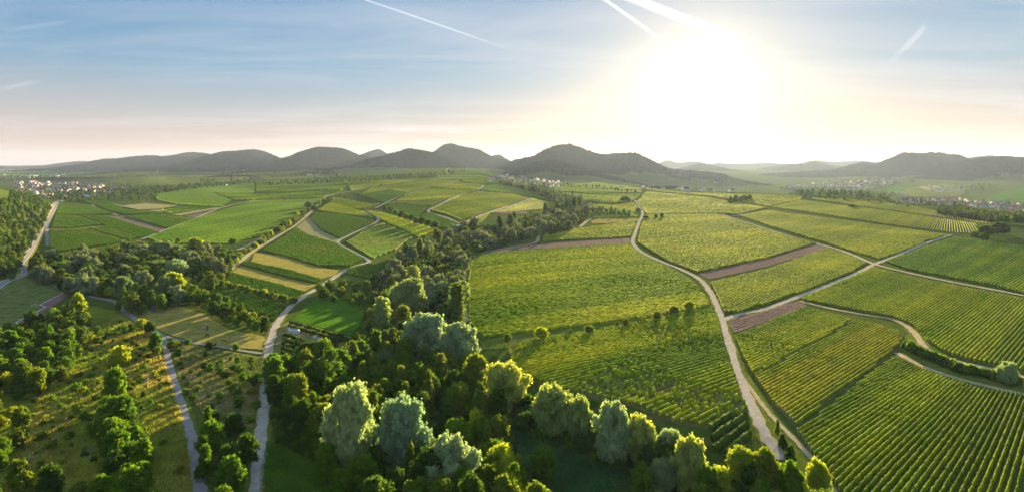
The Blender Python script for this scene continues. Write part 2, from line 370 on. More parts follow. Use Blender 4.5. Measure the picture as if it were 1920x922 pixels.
# ---------------------------------------------------------------- vine rows
_ones = 'first second third fourth fifth sixth seventh eighth ninth tenth eleventh twelfth thirteenth fourteenth fifteenth sixteenth seventeenth eighteenth nineteenth'.split()
def ordinal(n):
    if n < 20: return _ones[n - 1]
    t = 'twenty thirty forty fifty sixty seventy eighty ninety'.split()
    if n >= 100: return 'hundred and ' + ordinal(n - 100) if n > 100 else 'hundredth'
    return (t[n // 10 - 2] + '-' + _ones[n % 10 - 1]) if n % 10 else t[n // 10 - 2][:-1] + 'ieth'
ROWS = []      # (importance, V, F, C, label, group)
def noise2(x, y, s):
    return .5 + .25 * (np.sin(x / s + 1.7 * np.sin(y / s * .8)) + np.sin(y / s * 1.13 + 1.9 * np.sin(x / s * .7 + 2))) 
def clip_line(P, o, d):
    nx, ny = -d[1], d[0]; s = (P[:, 0] - o[0]) * nx + (P[:, 1] - o[1]) * ny; ts = []
    for i in range(len(P)):
        a, b = s[i], s[(i + 1) % len(P)]
        if (a > 0) != (b > 0):
            q = P[i] + (P[(i + 1) % len(P)] - P[i]) * (a / (a - b)); ts.append((q - o) @ np.array(d))
    ts.sort(); return [(ts[k], ts[k + 1]) for k in range(0, len(ts) - 1, 2)]
def vines(poly, g1, g2=None, sp=2.2, h=1.8, w=.9, seg=1.2, col=(.13, .19, .02), col2=(.20, .24, .03), gap=0.0, label='', group='', gscale=22, inset=.8):
    P = unp(densify(poly, 12))[:, :2]; a, b = unp([g1[0], g1[1]])[:, :2]; d = (b - a) / np.linalg.norm(b - a); lines = []
    cen = P.mean(0)
    if g2 is not None:
        c, e = unp([g2[0], g2[1]])[:, :2]; d2 = (e - c) / np.linalg.norm(e - c)
        if d2 @ d < 0: d2 = -d2
        det = d[0] * d2[1] - d[1] * d2[0]
        if abs(det) > .01:
            t = ((c - a)[0] * d2[1] - (c - a)[1] * d2[0]) / det; O = a + d * t; Rm = np.linalg.norm(cen - O)
            if Rm > 120:
                th = np.arctan2(P[:, 1] - O[1], P[:, 0] - O[0]); tc = math.atan2(cen[1] - O[1], cen[0] - O[0]); th = (th - tc + math.pi) % (2 * math.pi) - math.pi
                for t in np.arange(th.min(), th.max(), sp / Rm): lines.append((O, np.array([math.cos(t + tc), math.sin(t + tc)])))
    if not lines:
        n = np.array([-d[1], d[0]]); s = (P - a) @ n
        for t in np.arange(s.min() + sp * .3, s.max(), sp): lines.append((a + n * t, d))
    def lp(o, dd):
        q = clip_line(P, o, dd)
        if not q: return None
        c = o + dd * (q[0][0] + q[-1][1]) / 2; return CX + F * c[0] / c[1], HOR + F * H / c[1]
    mids = [lp(*l) for l in lines]; lines = [l for l, m in zip(lines, mids) if m]; mids = [m for m in mids if m]; nL = len(lines)
    horiz = abs(mids[-1][0] - mids[0][0]) > abs(mids[-1][1] - mids[0][1]); a0 = mids[0][0] > mids[-1][0] if horiz else mids[0][1] < mids[-1][1]
    edge = 'left end' if horiz else 'lower edge'
    bx = np.arange(nL) * min(1, 8 / max(nL, 1) * 4); ph_ = rng.random(4) * 6.28; band = .16 * np.sin(np.arange(nL) * .23 + ph_[0]) + .12 * np.sin(np.arange(nL) * .71 + ph_[1]) + .10 * np.sign(np.sin(np.arange(nL) * .11 + ph_[2]))
    for li, (o, dd) in enumerate(lines):
        num = (nL - li) if a0 else li + 1
        lab_ = f"{ordinal(num)} row from the {edge}, {label}" if label else ''
        for t0, t1 in clip_line(P, o, dd):
            t0 += inset + rng.random() * sp * .3; t1 -= inset + rng.random() * sp * .3
            if t1 - t0 < seg * 3: continue
            n = int((t1 - t0) / seg) + 1; t = np.linspace(t0, t1, n); nn = np.array([-dd[1], dd[0]])
            C = o + dd * t[:, None] + nn * (rng.normal(0, .07 * w, n))[:, None]
            hh = h * rng.normal(1, .09, n).clip(.7, 1.3); ww = w * rng.normal(1, .14, n).clip(.5, 1.6)
            big = noise2(C[:, 0], C[:, 1], gscale * 1.7)
            if gap > 0:
                g = noise2(C[:, 0] * 1.0, C[:, 1] * 1.0, gscale) * .6 + rng.random(n) * .55; m = g < gap; hh[m] *= .12; ww[m] *= .35
            z = Tz(C[:, 0], C[:, 1]); tb = off(C[:, 1], 0) * .9
            prof = [(-.42, 0), (-.52, .5), (-.3, .95), (.3, .95 ), (.52, .5), (.42, 0)]; k = len(prof); rows = []
            for px_, pz_ in prof:
                jx = rng.normal(0, .10, n); jz = rng.normal(0, .06, n) if pz_ > 0 else 0
                q = C + nn * ((px_ + jx) * ww)[:, None]; rows.append(np.column_stack([q, z + tb + (pz_ + jz) * hh]))
            V = np.stack(rows, 1).reshape(-1, 3)
            mixv = np.clip(big * .7 - .12 + band[li] + rng.normal(0, .13, n), 0, 1)[:, None]; cc = (np.array(col) * (1 - mixv) + np.array(col2) * mixv) * rng.normal(1, .07, (n, 1)).clip(.6, 1.4) * rng.normal(1, .05)
            i = (np.arange(n - 1)[:, None] * k + np.arange(k - 1)[None]).ravel()
            Fq = np.stack([i, i + 1, i + k + 1, i + k], 1)
            e = np.array([[0, 1, 2, 3], [0, 3, 4, 5]]); Fq = np.vstack([Fq, e, e[:, ::-1] + (n - 1) * k])
            ym = C[:, 1].mean(); um = CX + F * C[:, 0] / C[:, 1]; vis = ((um > 0) & (um < 1920) & (HOR + F * (H - z) / C[:, 1] < 925)).mean()
            ends = [(C[q][0], C[q][1], float(z[q])) for q in range(0, n, max(1, int(14 / seg)))] + [(C[-1][0], C[-1][1], float(z[-1]))]
            ROWS.append((vis * (t1 - t0) * h / ym ** 2 if vis > .02 else -1, V, Fq, np.repeat(cc, k, 0), lab_, group, ends if ym < 300 and h < 2.5 else None))
# ---------------------------------------------------------------- hills (wooded mountains round the valley)
def hillmat(name, a, b, f1, f2):
    t = NT(name); P = t.pos(); at = t.N('ShaderNodeVertexColor'); at.layer_name = 'Col'
    n = t.noise(.035, 5, P, .7); n2 = t.noise(.004, 3, P, .5)
    wood = t.mix(t.ramp(n, .35, .65), a, b); fld = t.mix(t.ramp(n2, .4, .6), f1, f2)
    sp = t.N('ShaderNodeSeparateColor'); t.L(at.outputs[0], sp.inputs[0])
    c = t.mix(sp.outputs[0], wood, fld)
    return t.surf(t.principled(c, .95, t.bump(n, .8, 12), 0.0))
M['hill'] = hillmat('wooded_hill', (.006, .016, .016), (.018, .036, .026), (.07, .11, .02), (.10, .12, .03))
def fbm(x, y, sd):
    r = np.random.default_rng(sd); z = 0
    for k, (s, a) in enumerate(((900, 1), (430, .6), (210, .32), (100, .17), (48, .09), (23, .05))):
        p = r.random(4) * 6.28; z = z + a * np.sin(x / s * 6.28 / 2 + p[0] + 1.6 * np.sin(y / s * 2.4 + p[1])) * np.cos(y / s * 2.7 + p[2] + 1.4 * np.sin(x / s * 2.1 + p[3]))
    return z
def hill(sil, D, width, foot, fields=0.0, label=''):
    """sil: skyline points (picture), D: distance of its crest, width: depth of the front slope, foot: level of its base"""
    sil = np.array(sil, float); u = np.arange(sil[0, 0], sil[-1, 0] + .1, 1.3 if D < 7000 else 2.0)
    S = catmull(sil, 8); o = np.argsort(S[:, 0]); v = np.interp(u, S[o, 0], S[o, 1]); zc = H + (HOR - v) / F * D - 6
    s = np.concatenate([np.linspace(-1, 0, 70), np.linspace(0, 1.0, 16)[1:]])
    U, S2 = np.meshgrid(u, s); ZC = np.broadcast_to(zc, U.shape)
    Y = D + S2 * width; X = (U - CX) / F * D * (1 + 0.35 * (Y / D - 1))
    a = np.abs(S2); prof = np.where(a < 1, (1 - a ** 1.25) ** 1.15, 0)
    gul = 1 + .22 * fbm(X * 1.0, Y * 1.0, int(D)) * a * (1 - a) * 3
    Z = foot + (ZC - foot) * prof * gul
    r = np.random.default_rng(3); bump_ = r.random(U.shape) ** 1.7 * (15 if D < 9000 else 9) + 2.5 * fbm(X * 4, Y * 4, 5)
    fm = np.zeros(U.shape)
    if fields: fm = ((prof < fields + .16 * fbm(X, Y, 11)) & (S2 < 0)).astype(float)
    Z = Z + bump_ * (1 - fm)
    V = np.stack([X, Y, Z], -1).reshape(-1, 3); nu, ny = len(u), len(s)
    i = (np.arange(ny - 1)[:, None] * nu + np.arange(nu - 1)[None]).ravel()
    c = np.repeat(fm.reshape(-1, 1), 3, 1)
    me = mesh_np('hill', V, np.stack([i, i + 1, i + nu + 1, i + nu], 1), M['hill'], c); tag(ob('hill', me), label, kind='structure')
hill([(-200, 312), (47, 311), (99, 309), (117, 306), (156, 302), (169, 304), (230, 306), (300, 312)], 11000, 1200, 30)
hill([(120, 316), (161, 308), (182, 302), (203, 298), (224, 298), (247, 294), (281, 292), (312, 293), (346, 288), (365, 286), (391, 289), (440, 300), (500, 316)], 7600, 1300, 30)
hill([(320, 318), (352, 307), (378, 296), (396, 291), (417, 286), (443, 283.5), (470, 281), (480, 281), (493, 283), (514, 292.5), (532, 298), (560, 306), (600, 318)], 6200, 1100, 30)
hill([(500, 318), (532, 298), (548, 293), (566, 285.5), (592, 277.7), (610, 276.4), (636, 277.7), (652, 282), (673, 291), (700, 298), (740, 310), (780, 320)], 5700, 1100, 30)
hill([(640, 310), (678, 291), (706, 281.6), (714, 282.4), (730, 291), (770, 306)], 7000, 900, 70)
hill([(640, 322), (667, 309), (688, 300), (714, 295), (730, 289), (751, 283.4), (766, 280), (790, 282), (811, 285), (829, 294), (855, 306), (880, 320)], 4600, 520, 62)
hill([(780, 305), (813, 287), (829, 275.6), (845, 271.5), (871, 277), (897, 281), (907, 286), (923, 294), (943, 300), (960, 307), (985, 322)], 5900, 1000, 65)
hill([(880, 308), (910, 299), (920, 294), (933, 291.5), (942, 294), (954, 301), (990, 315)], 7200, 700, 70)
hill([(880, 318), (930, 312), (960, 302), (976, 298.5), (999, 292.5), (1025, 279.5), (1046, 272.5), (1069, 271.5), (1090, 277), (1116, 287), (1129, 290), (1155, 288.6), (1181, 287), (1194, 288), (1215, 298), (1233, 307), (1249, 315), (1275, 319), (1311, 321), (1337, 324), (1356, 331.6), (1400, 342), (1450, 350), (1500, 358)], 5200, 1500, -65, .50)
hill([(930, 328), (955, 319), (983, 312), (1004, 304), (1028, 301), (1064, 308), (1090, 315), (1116, 322.5), (1145, 331), (1168, 337), (1200, 350), (1240, 362)], 3700, 620, -10, .6)
hill([(1190, 318), (1236, 306), (1249, 301), (1272, 305.6), (1293, 303), (1311, 303.5), (1330, 308), (1345, 306), (1376, 307.4), (1440, 306), (1474, 307), (1502, 306), (1526, 300.6), (1557, 303.5), (1607, 301.7), (1633, 303), (1654, 305.6), (1720, 312)], 13000, 1500, 20)
hill([(1230, 322), (1280, 314), (1309, 307.6), (1332, 309.5), (1358, 316), (1402, 322), (1450, 331), (1500, 338)], 9000, 1200, 0)
hill([(1340, 335), (1380, 324), (1420, 318), (1462, 311), (1490, 307.5), (1502, 309), (1526, 303), (1550, 309), (1600, 316), (1660, 330)], 9500, 1200, 0)
hill([(1340, 345), (1400, 332), (1440, 327), (1492, 323), (1544, 321), (1575, 317), (1596, 310), (1620, 305.5), (1643, 310), (1674, 320), (1720, 330), (1760, 342)], 6600, 1100, -60, .2)
hill([(1600, 322), (1643, 311), (1661, 303), (1687, 289), (1703, 286), (1726, 288), (1752, 286), (1771, 288.6), (1786, 295), (1804, 302), (1850, 318), (1900, 335)], 6000, 1200, -45, .28)
hill([(1740, 312), (1799, 298.5), (1849, 292.5), (1880, 293.5), (1909, 294.6), (1990, 300), (2120, 320)], 7600, 1000, 20)
hill([(1700, 345), (1745, 331), (1791, 311), (1823, 300), (1857, 295.7), (1919, 296.5), (2000, 292), (2130, 310), (2250, 335)], 4900, 1200, -50, .45)
hill([(430, 327), (480, 322), (530, 319.5), (565, 317), (600, 318), (640, 322), (700, 327)], 3900, 500, 44, .9)
hill([(590, 326), (640, 316), (680, 313), (720, 311), (760, 313), (820, 317), (880, 322)], 4000, 420, 55, .8)
hill([(150, 329), (230, 322), (300, 320), (400, 321), (520, 327)], 4600, 700, 22, 1.0)
# ---------------------------------------------------------------- fields
YG, YG2 = (.24, .31, .006), (.48, .50, .010)     # sunlit yellow-green vines
GG, GG2 = (.12, .24, .006), (.24, .36, .008)     # deeper green vines
OR, OR2 = (.20, .18, .015), (.42, .34, .015)     # yellowing vines
def field(poly, g1, g2=None, soil='soil_green', name='vineyard_ground', layer=0, **kw):
    sheet(name, poly, M[soil], layer); vines(poly, g1, g2, **kw)
LR = 'vine rows of the large vineyard at the lower right'
F1 = [(1680, 668), (1720, 690), (1780, 713), (1850, 732), (1990, 755), (2060, 960), (1600, 960), (1530, 868), (1492, 812), (1560, 762), (1620, 712)]
field(F1, [(1496, 803), (1716, 685)], [(1873, 922), (1920, 785)], 'soil_green', sp=1.8, h=1.75, w=.66, seg=.85, col=(.13, .22, .006), col2=(.33, .40, .010), gap=.04, gscale=14,
      label='green vineyard filling the lower right corner', group=LR)
F2b = [(1500, 660), (1560, 630), (1602, 601), (1630, 606), (1685, 622), (1694, 636), (1665, 668), (1605, 714), (1490, 800), (1444, 752), (1412, 705), (1450, 690)]
field(F2b, [(1440, 704), (1550, 647)], None, 'soil_tan', sp=1.95, h=1.5, w=.66, seg=.9, col=(.20, .29, .008), col2=(.40, .38, .012), gap=.1,
      label='bronze yellow vine block', group='vine rows of the yellowing block')
F2a = [(1376, 632), (1440, 606), (1505, 578), (1560, 590), (1598, 600), (1556, 628), (1496, 658), (1446, 688), (1410, 702), (1392, 672)]
field(F2a, [(1400, 660), (1540, 600)], None, 'soil_tan', sp=2.1, h=1.7, w=.8, seg=.9, col=(.16, .26, .008), col2=(.42, .44, .01), gap=.2,
      label='patchy green block below the bare plot', group='vine rows below the bare plot')
F3 = [(1500, 562), (1640, 502), (1700, 518), (1780, 535), (1860, 550), (1990, 575), (2010, 720), (1900, 694), (1835, 680), (1772, 662), (1737, 640), (1712, 612), (1676, 596), (1600, 582)]
field(F3, [(1590, 577), (1720, 518)], [(1851, 680), (1920, 605)], 'soil_tan', sp=2.0, h=1.75, w=.72, seg=1.1, col=(.18, .28, .006), col2=(.40, .44, .01), gap=.1,
      label='block between crossroads and dirt track', group='vine rows below the crossroads')
F4 = [(1660, 492), (1740, 461), (1790, 446), (1925, 462), (2000, 470), (2000, 570), (1860, 536), (1780, 521), (1700, 506)]
field(F4, [(1700, 497), (1800, 452)], [(1860, 534), (1925, 495)], 'soil_green', sp=2.8, h=1.9, w=1.0, seg=1.6, col=GG, col2=(.38, .46, .012), gap=.12,
      label='block right of the crossroads', group='vine rows right of the crossroads')
F5 = [(1385, 405), (1440, 396), (1560, 411), (1700, 430), (1776, 442), (1740, 452), (1690, 472), (1646, 487), (1600, 473), (1540, 454), (1460, 430)]
field(F5, [(1565, 455), (1674, 425)], None, 'soil_green', sp=3.4, h=2.0, w=1.5, seg=2.4, col=YG, col2=YG2, gap=.1)
F6 = [(1445, 389), (1500, 376), (1660, 396), (1830, 420), (1835, 438), (1790, 437), (1680, 424), (1560, 405)]
field(F6, [(1580, 403), (1640, 391)], [(1790, 434), (1788, 416)], 'soil_tan', sp=2.7, h=1.7, w=1.1, seg=2.4, col=YG, col2=YG2, gap=.05)
F7 = [(1505, 371), (1607, 374), (1690, 384), (1752, 396), (1800, 408), (1900, 415), (1990, 420), (1990, 432), (1838, 418), (1663, 394)]
field(F7, [(1600, 385), (1640, 377)], [(1800, 415), (1795, 405)], 'soil_tan', sp=3.0, h=1.7, w=1.2, seg=2.6, col=YG, col2=YG2)
F8a = [(1332, 532), (1440, 506), (1552, 466), (1626, 493), (1600, 509), (1500, 549), (1385, 587), (1356, 586)]
field(F8a, [(1350, 555), (1560, 487)], None, 'soil_green', sp=2.4, h=1.8, w=1.1, seg=1.4, col=YG, col2=YG2, gap=.1,
      label='block under the long bare strip', group='vine rows above the fork')
sheet('bare_soil', [(1308, 513), (1330, 524), (1440, 500), (1556, 464), (1533, 457), (1440, 485)], M['soil'], 1)
F8b = [(1195, 455), (1200, 430), (1210, 404), (1345, 402), (1440, 434), (1530, 457), (1440, 484), (1308, 512), (1250, 490)]
field(F8b, [(1230, 470), (1440, 446)], None, 'soil_green', sp=3.0, h=1.9, w=1.5, seg=2, col=YG, col2=YG2, gap=.06)
sheet('bare_soil', [(1362, 601), (1400, 592), (1500, 563), (1513, 575), (1440, 604), (1377, 624)], M['soil'], 1)
F9 = [(1212, 403), (1194, 380), (1212, 360), (1330, 371), (1440, 391), (1385, 403), (1345, 401)]
field(F9, [(1215, 385), (1390, 380)], None, 'soil_green', sp=5, h=2.1, w=2.4, seg=3.5, col=YG, col2=YG2)
sheet('bare_soil', [(1368, 405), (1400, 399), (1452, 393), (1455, 397), (1395, 407)], M['soil'], 1)
F10 = [(1200, 353), (1290, 362), (1440, 366), (1505, 370), (1500, 375), (1442, 388), (1330, 369), (1212, 358)]
field(F10, [(1230, 357), (1400, 372)], None, 'soil_green', sp=7, h=2.2, w=3, seg=5, col=YG, col2=YG2)
F11 = [(886, 481), (950, 473), (1180, 458), (1200, 476), (1280, 513), (1303, 530), (1328, 560), (1333, 574), (1250, 590), (1100, 611), (905, 634), (877, 608), (875, 530)]
field(F11, [(885, 612), (1320, 545)], [(900, 487), (1180, 466)], 'soil_green', sp=2.3, h=1.7, w=1.0, seg=1.4, col=(.18, .28, .006), col2=(.46, .48, .010), gap=.13, gscale=30,
      label='broad central vineyard beside the brook', group='vine rows of the broad central slope')
sheet('bare_soil', [(893, 476), (960, 462), (1180, 446), (1184, 457), (960, 469), (897, 480)], M['soil'], 1)
F12 = [(1020, 437), (1100, 428), (1188, 416), (1194, 421), (1184, 445), (1015, 453)]
field(F12, [(1030, 446), (1180, 433)], None, 'soil_green', sp=3.4, h=2, w=1.7, seg=2.4, col=YG, col2=YG2)
F13 = [(1116, 405), (1130, 395), (1196, 400), (1200, 408), (1106, 410)]
field(F13, [(1116, 404), (1190, 402)], None, 'soil_green', sp=4, h=2, w=2, seg=3, col=GG, col2=YG2)
sheet('dry_grass_strip', [(1108, 415), (1125, 409), (1200, 410), (1200, 416), (1110, 420)], M['dry'], 1)
F14 = [(950, 655), (1000, 638), (1100, 624), (1200, 604), (1300, 584), (1340, 578), (1350, 600), (1362, 650), (1382, 710), (1404, 766), (1330, 806), (1260, 792), (1180, 760), (1040, 730), (960, 700)]
field(F14, [(960, 664), (1330, 600)], [(1190, 795), (1390, 712)], 'soil_tan', sp=2.9, h=1.8, w=.8, seg=1.0, col=(.15, .25, .008), col2=(.40, .44, .01), gap=.34, gscale=16,
      label='gappy vineyard below the round bushes', group='vine rows of the gappy block')
sheet('grass_verge', [(900, 640), (1000, 622), (1100, 611), (1250, 590), (1338, 573), (1342, 578), (1300, 586), (1200, 604), (1100, 624), (1000, 638), (950, 653), (905, 655)], M['verge'], 1)
# rows of bare stakes and seedlings on the fresh plots
for p_, g_ in (([(893, 476), (960, 463), (1180, 447), (1184, 456), (960, 468), (897, 479)], [(1000, 470), (1012, 459)]), ([(1364, 603), (1400, 594), (1500, 565), (1510, 574), (1440, 602), (1377, 621)], [(1370, 612), (1500, 570)]), ([(1312, 514), (1330, 521), (1440, 498), (1552, 464), (1533, 459), (1440, 487)], [(1330, 516), (1530, 461)]), ([(206, 407), (228, 407), (310, 430.6), (300, 435)], [(210, 407), (300, 434)])):
    vines(p_, g_, sp=2.8, h=.35, w=.35, seg=1.6, col=(.16, .13, .09), col2=(.12, .16, .04), gap=.25)
# upper centre right
for p, g, cc in [([(1020, 350), (1120, 343), (1200, 353), (1205, 362), (1100, 364), (1040, 358)], [(1040, 356), (1180, 357)], (GG, YG2)),
             ([(1045, 362), (1100, 366), (1204, 364), (1190, 376), (1150, 384), (1070, 372)], [(1060, 368), (1180, 374)], (GG, YG2)),
             ([(1092, 382), (1150, 386), (1190, 380), (1200, 396), (1195, 399), (1128, 393), (1108, 392)], [(1100, 388), (1190, 392)], (YG, YG2))]:
    field(p, g, None, 'soil_green', sp=6, h=2.1, w=2.6, seg=4, col=cc[0], col2=cc[1])
# centre left
G1 = [(490, 470), (556, 429), (580, 442), (632, 458), (684, 487), (660, 500), (600, 500), (540, 482)]
field(G1, [(510, 470), (620, 497)], None, 'soil_green', sp=2.4, h=1.8, w=1.1, seg=1.5, col=GG, col2=(.2, .25, .02), gap=.05,
      label='block above the dry grass patches', group='vine rows left of the white track bend')
sheet('dry_grass_patch', [(575, 404), (556, 427), (580, 441), (632, 457), (637, 450), (600, 432), (583, 412)], M['pale'], 1)
G2 = [(592, 399), (640, 404), (704, 415), (638, 448), (604, 432), (582, 411)]
field(G2, [(595, 405), (650, 437)], None, 'soil_green', sp=2.9, h=1.9, w=1.2, seg=2, col=GG, col2=(.16, .22, .02))
G3 = [(622, 378), (596, 395), (640, 402), (700, 409), (672, 395)]
field(G3, [(610, 393), (680, 398)], None, 'soil_green', sp=3.4, h=2, w=1.8, seg=2.4, col=YG, col2=YG2)
G4 = [(648, 455), (713, 417), (776, 443), (744, 468), (698, 486)]
field(G4, [(650, 458), (712, 420)], None, 'soil_green', sp=2.8, h=1.9, w=1.3, seg=1.8, col=GG, col2=(.18, .23, .02))
G5 = [(690, 398), (716, 400), (818, 431), (786, 446), (716, 413)]
field(G5, [(700, 401), (800, 438)], None, 'soil_green', sp=3.4, h=2, w=1.8, seg=2.4, col=(.36, .44, .01), col2=(.6, .62, .015))
for p, g, cc in [
    ([(722, 384), (800, 386), (800, 394), (783, 407), (730, 392)], [(725, 386), (790, 398)], (GG, (.14, .2, .02))),
    ([(803, 399), (858, 419), (838, 430), (822, 426), (786, 407)], [(800, 403), (845, 424)], (GG, (.16, .22, .02))),
    ([(625, 371), (698, 384), (716, 382), (690, 391), (672, 393), (618, 377)], [(625, 375), (700, 386)], (YG, YG2)),
    ([(674, 366), (728, 357), (768, 363), (720, 381)], [(680, 368), (740, 371)], (GG, (.14, .2, .02))),
    ([(742, 377), (768, 366), (808, 354), (888, 359), (830, 377)], [(745, 374), (870, 363)], (YG, YG2)),
    ([(724, 383), (740, 379), (829, 379), (811, 386)], [(730, 381), (815, 382)], (GG, YG2)),
    ([(808, 395), (860, 370), (900, 360), (963, 365), (995, 373), (960, 384), (866, 415), (836, 402)], [(820, 392), (960, 376)], (YG, YG2)),
    ([(700, 352), (760, 344), (820, 336), (862, 340), (806, 352), (768, 362), (730, 356), (672, 366)], [(700, 358), (840, 342)], (YG, YG2)),
    ([(810, 352), (862, 342), (905, 348), (892, 358)], [(820, 352), (890, 351)], (YG, YG2)),
    ([(820, 335), (850, 328), (900, 330), (945, 341), (948, 345), (904, 347), (862, 339)], [(830, 336), (930, 340)], (GG, YG2)),
    ([(908, 348), (948, 346), (995, 352), (1040, 366), (1050, 380), (1002, 371), (965, 364), (902, 358)], [(910, 353), (1020, 363)], (GG, (.15, .22, .02))),
    ([(868, 422), (912, 403), (962, 388), (1002, 374), (1052, 384), (1030, 392), (960, 398), (920, 400), (905, 418), (880, 424)], [(880, 418), (1000, 381)], (YG, YG2)),
    ([(843, 320), (870, 317), (910, 323), (935, 332), (900, 329), (850, 327)], [(850, 322), (920, 328)], (GG, (.15, .22, .02))),
    ([(650, 345), (700, 340), (815, 334), (840, 320), (848, 327), (818, 335), (698, 351), (660, 360)], [(680, 347), (800, 338)], (YG, YG2)),
    ([(480, 343), (560, 338), (700, 339), (655, 347), (640, 356), (480, 362)], [(490, 353), (650, 346)], (GG, YG2)),
    ([(400, 362), (480, 364), (645, 358), (620, 368), (608, 371), (478, 375), (440, 376)], [(420, 368), (600, 364)], (GG, YG2)),
    ([(282, 363), (400, 350), (478, 344), (478, 362), (398, 362), (436, 376), (420, 388), (330, 383), (296, 376)], [(300, 370), (470, 352)], (GG, (.15, .23, .02))),
    ]:
    ym = unp([np.mean(p, 0)])[0, 1]; s = max(3.0, ym * .0032)
    field(p, g, None, 'soil_green', sp=s, h=2.1, w=s * .45, seg=s * .75, col=cc[0], col2=cc[1])
sheet('bare_soil', [(736, 377), (760, 375.5), (829, 377.2), (828, 379.4), (738, 379.2)], M['soil'], 2)
sheet('bare_soil', [(922, 399), (942, 395.5), (990, 397), (985, 402), (940, 402)], M['soil'], 2)
# left block
LB = 'vine rows of the left vineyards'
for p, g in [
    ([(92, 434), (161, 430), (240, 453), (214, 458), (112, 473), (92, 464)], [(100, 440), (170, 462)]),
    ([(165, 429), (200, 425), (258, 446), (243, 452)], [(180, 430), (245, 449)]),
    ([(104, 403), (144, 406), (192, 422), (130, 429), (96, 429)], [(112, 408), (180, 426)]),
    ([(150, 405), (205, 407), (300, 437), (262, 447), (200, 423)], [(160, 408), (270, 443)]),
    ([(233, 407), (286, 403), (362, 411), (315, 429), (270, 416)], [(240, 409), (330, 422)]),
    ([(104, 402), (114, 380), (166, 385), (212, 402), (144, 404)], [(110, 393), (200, 399)]),
    ([(146, 377), (203, 378), (234, 393), (305, 402), (236, 403), (204, 396), (180, 385)], [(160, 380), (290, 400)]),
    ]:
    field(p, g, None, 'soil_green', sp=3.2, h=1.9, w=1.3, seg=2.2, col=GG, col2=(.19, .25, .02))
L8 = [(275, 448), (365, 411), (477, 377), (600, 373), (606, 371), (562, 405), (495, 442), (430, 457), (300, 455)]
field(L8, [(330, 440), (560, 396)], None, 'soil_green', sp=3.2, h=1.9, w=1.3, seg=2.4, col=(.08, .18, .005), col2=(.17, .29, .006))
sheet('bare_soil', [(204, 406), (229, 406), (312, 430.6), (300, 436)], M['soil'], 1)
sheet('mown_field', [(222, 387), (273, 382), (335, 386), (300, 392), (260, 394)], M['pale'], 1)
sheet('mown_field', [(276, 396), (359, 388), (366, 390), (300, 398)], M['pale'], 1)
sheet('mown_field', [(322, 403), (409, 389), (414, 391), (338, 405)], M['pale'], 1)
sheet('bare_soil', [(348, 406), (398, 397), (408, 397), (367, 411)], M['soil'], 1)
vines([(300, 394), (395, 386), (410, 389), (322, 402)], [(310, 397), (395, 388)], sp=8, h=1.8, w=2, seg=3, col=GG, col2=YG2)
sheet('grass_verge', [(95, 432), (93, 405), (101, 402), (101, 428), (125, 430), (190, 424), (235, 423), (190, 428), (120, 434)], M['verge'], 1)
# far plain left: patchwork
for p, m in [([(160, 333), (240, 328), (330, 330), (440, 329), (480, 335), (400, 346), (250, 349), (190, 340)], 'verge'), ([(0, 322), (80, 317), (200, 318), (220, 326), (100, 330), (0, 332)], 'lawn'), ([(480, 330), (640, 326), (640, 332), (500, 338)], 'verge'),
             ([(1660, 362), (1750, 345), (1830, 350), (1800, 368), (1720, 370)], 'verge'), ([(1840, 370), (1960, 345), (1960, 385), (1860, 380)], 'lawn'), ([(1600, 368), (1680, 352), (1720, 352), (1660, 372)], 'lawn'), ([(1720, 352), (1745, 347), (1775, 352), (1740, 357)], 'pale')]:
    sheet('distant_field', p, M[m], 1)
# lower left
sheet('dry_grass_patch', [(478, 474), (530, 480), (600, 502), (636, 507), (628, 516), (600, 524), (540, 506), (470, 492)], M['dry'], 1)
sheet('dry_grass_patch', [(432, 506), (450, 498), (540, 522), (594, 534), (571, 546), (480, 523), (430, 512)], M['dry'], 1)
DG = dict(sp=2.0, h=1.7, w=.9, seg=1.1, col=(.07, .16, .008), col2=(.13, .24, .01), label='small dark plot left of the white track', group='vine rows left of the white track')
field([(455, 492), (470, 493), (540, 507), (602, 525), (594, 532), (540, 520), (450, 497)], [(460, 495), (598, 528)], None, 'soil_green', **{**DG, 'label': 'strip between two dry grass patches'})
field([(412, 514), (430, 512), (480, 524), (571, 548), (548, 562), (480, 545), (408, 526)], [(420, 518), (560, 554)], None, 'soil_green', **DG)
field([(386, 541), (402, 534), (480, 556), (537, 576), (515, 603), (480, 590), (440, 575), (400, 556)], [(395, 540), (520, 590)], None, 'soil_green', **DG)
field([(650, 505), (688, 496), (728, 504), (720, 529), (648, 514)], [(655, 508), (722, 522)], None, 'soil_green', **{**DG, 'sp': 3.2, 'w': 1.5, 'label': 'bushy plot right of the white track'})
sheet('green_meadow', [(606, 548), (700, 566), (697, 600), (668, 632), (546, 599)], M['lawn'], 1)
sheet('track_verge', [(646, 516), (720, 530), (730, 536), (640, 525)], M['verge'], 1)
sheet('horse_pasture', [(245, 583), (265, 575), (320, 570), (380, 588), (430, 618), (502, 632), (499, 656), (440, 652), (380, 645), (312, 626), (262, 606)], M['dry'], 1)
sheet('orchard_grass', [(316, 640), (380, 650), (497, 670), (492, 740), (484, 800), (400, 800), (340, 720)], M['wild2'], 0)
sheet('orchard_grass', [(546, 600), (668, 634), (640, 680), (560, 690), (518, 660), (512, 640), (525, 612)], M['wild2'], 0)
sheet('mown_lawn', [(498, 822), (560, 842), (630, 880), (670, 940), (482, 940), (488, 880)], M['lawn'], 0)
sheet('wild_meadow', [(-60, 640), (60, 600), (150, 570), (230, 585), (290, 625), (314, 690), (345, 770), (360, 840), (366, 940), (-60, 940)], M['wild'], 0)
sheet('sports_pitch', [(-60, 540), (0, 533), (46, 521), (124, 546), (126, 552), (95, 575), (86, 600), (30, 612), (-60, 650)], M['pitch'], 1)
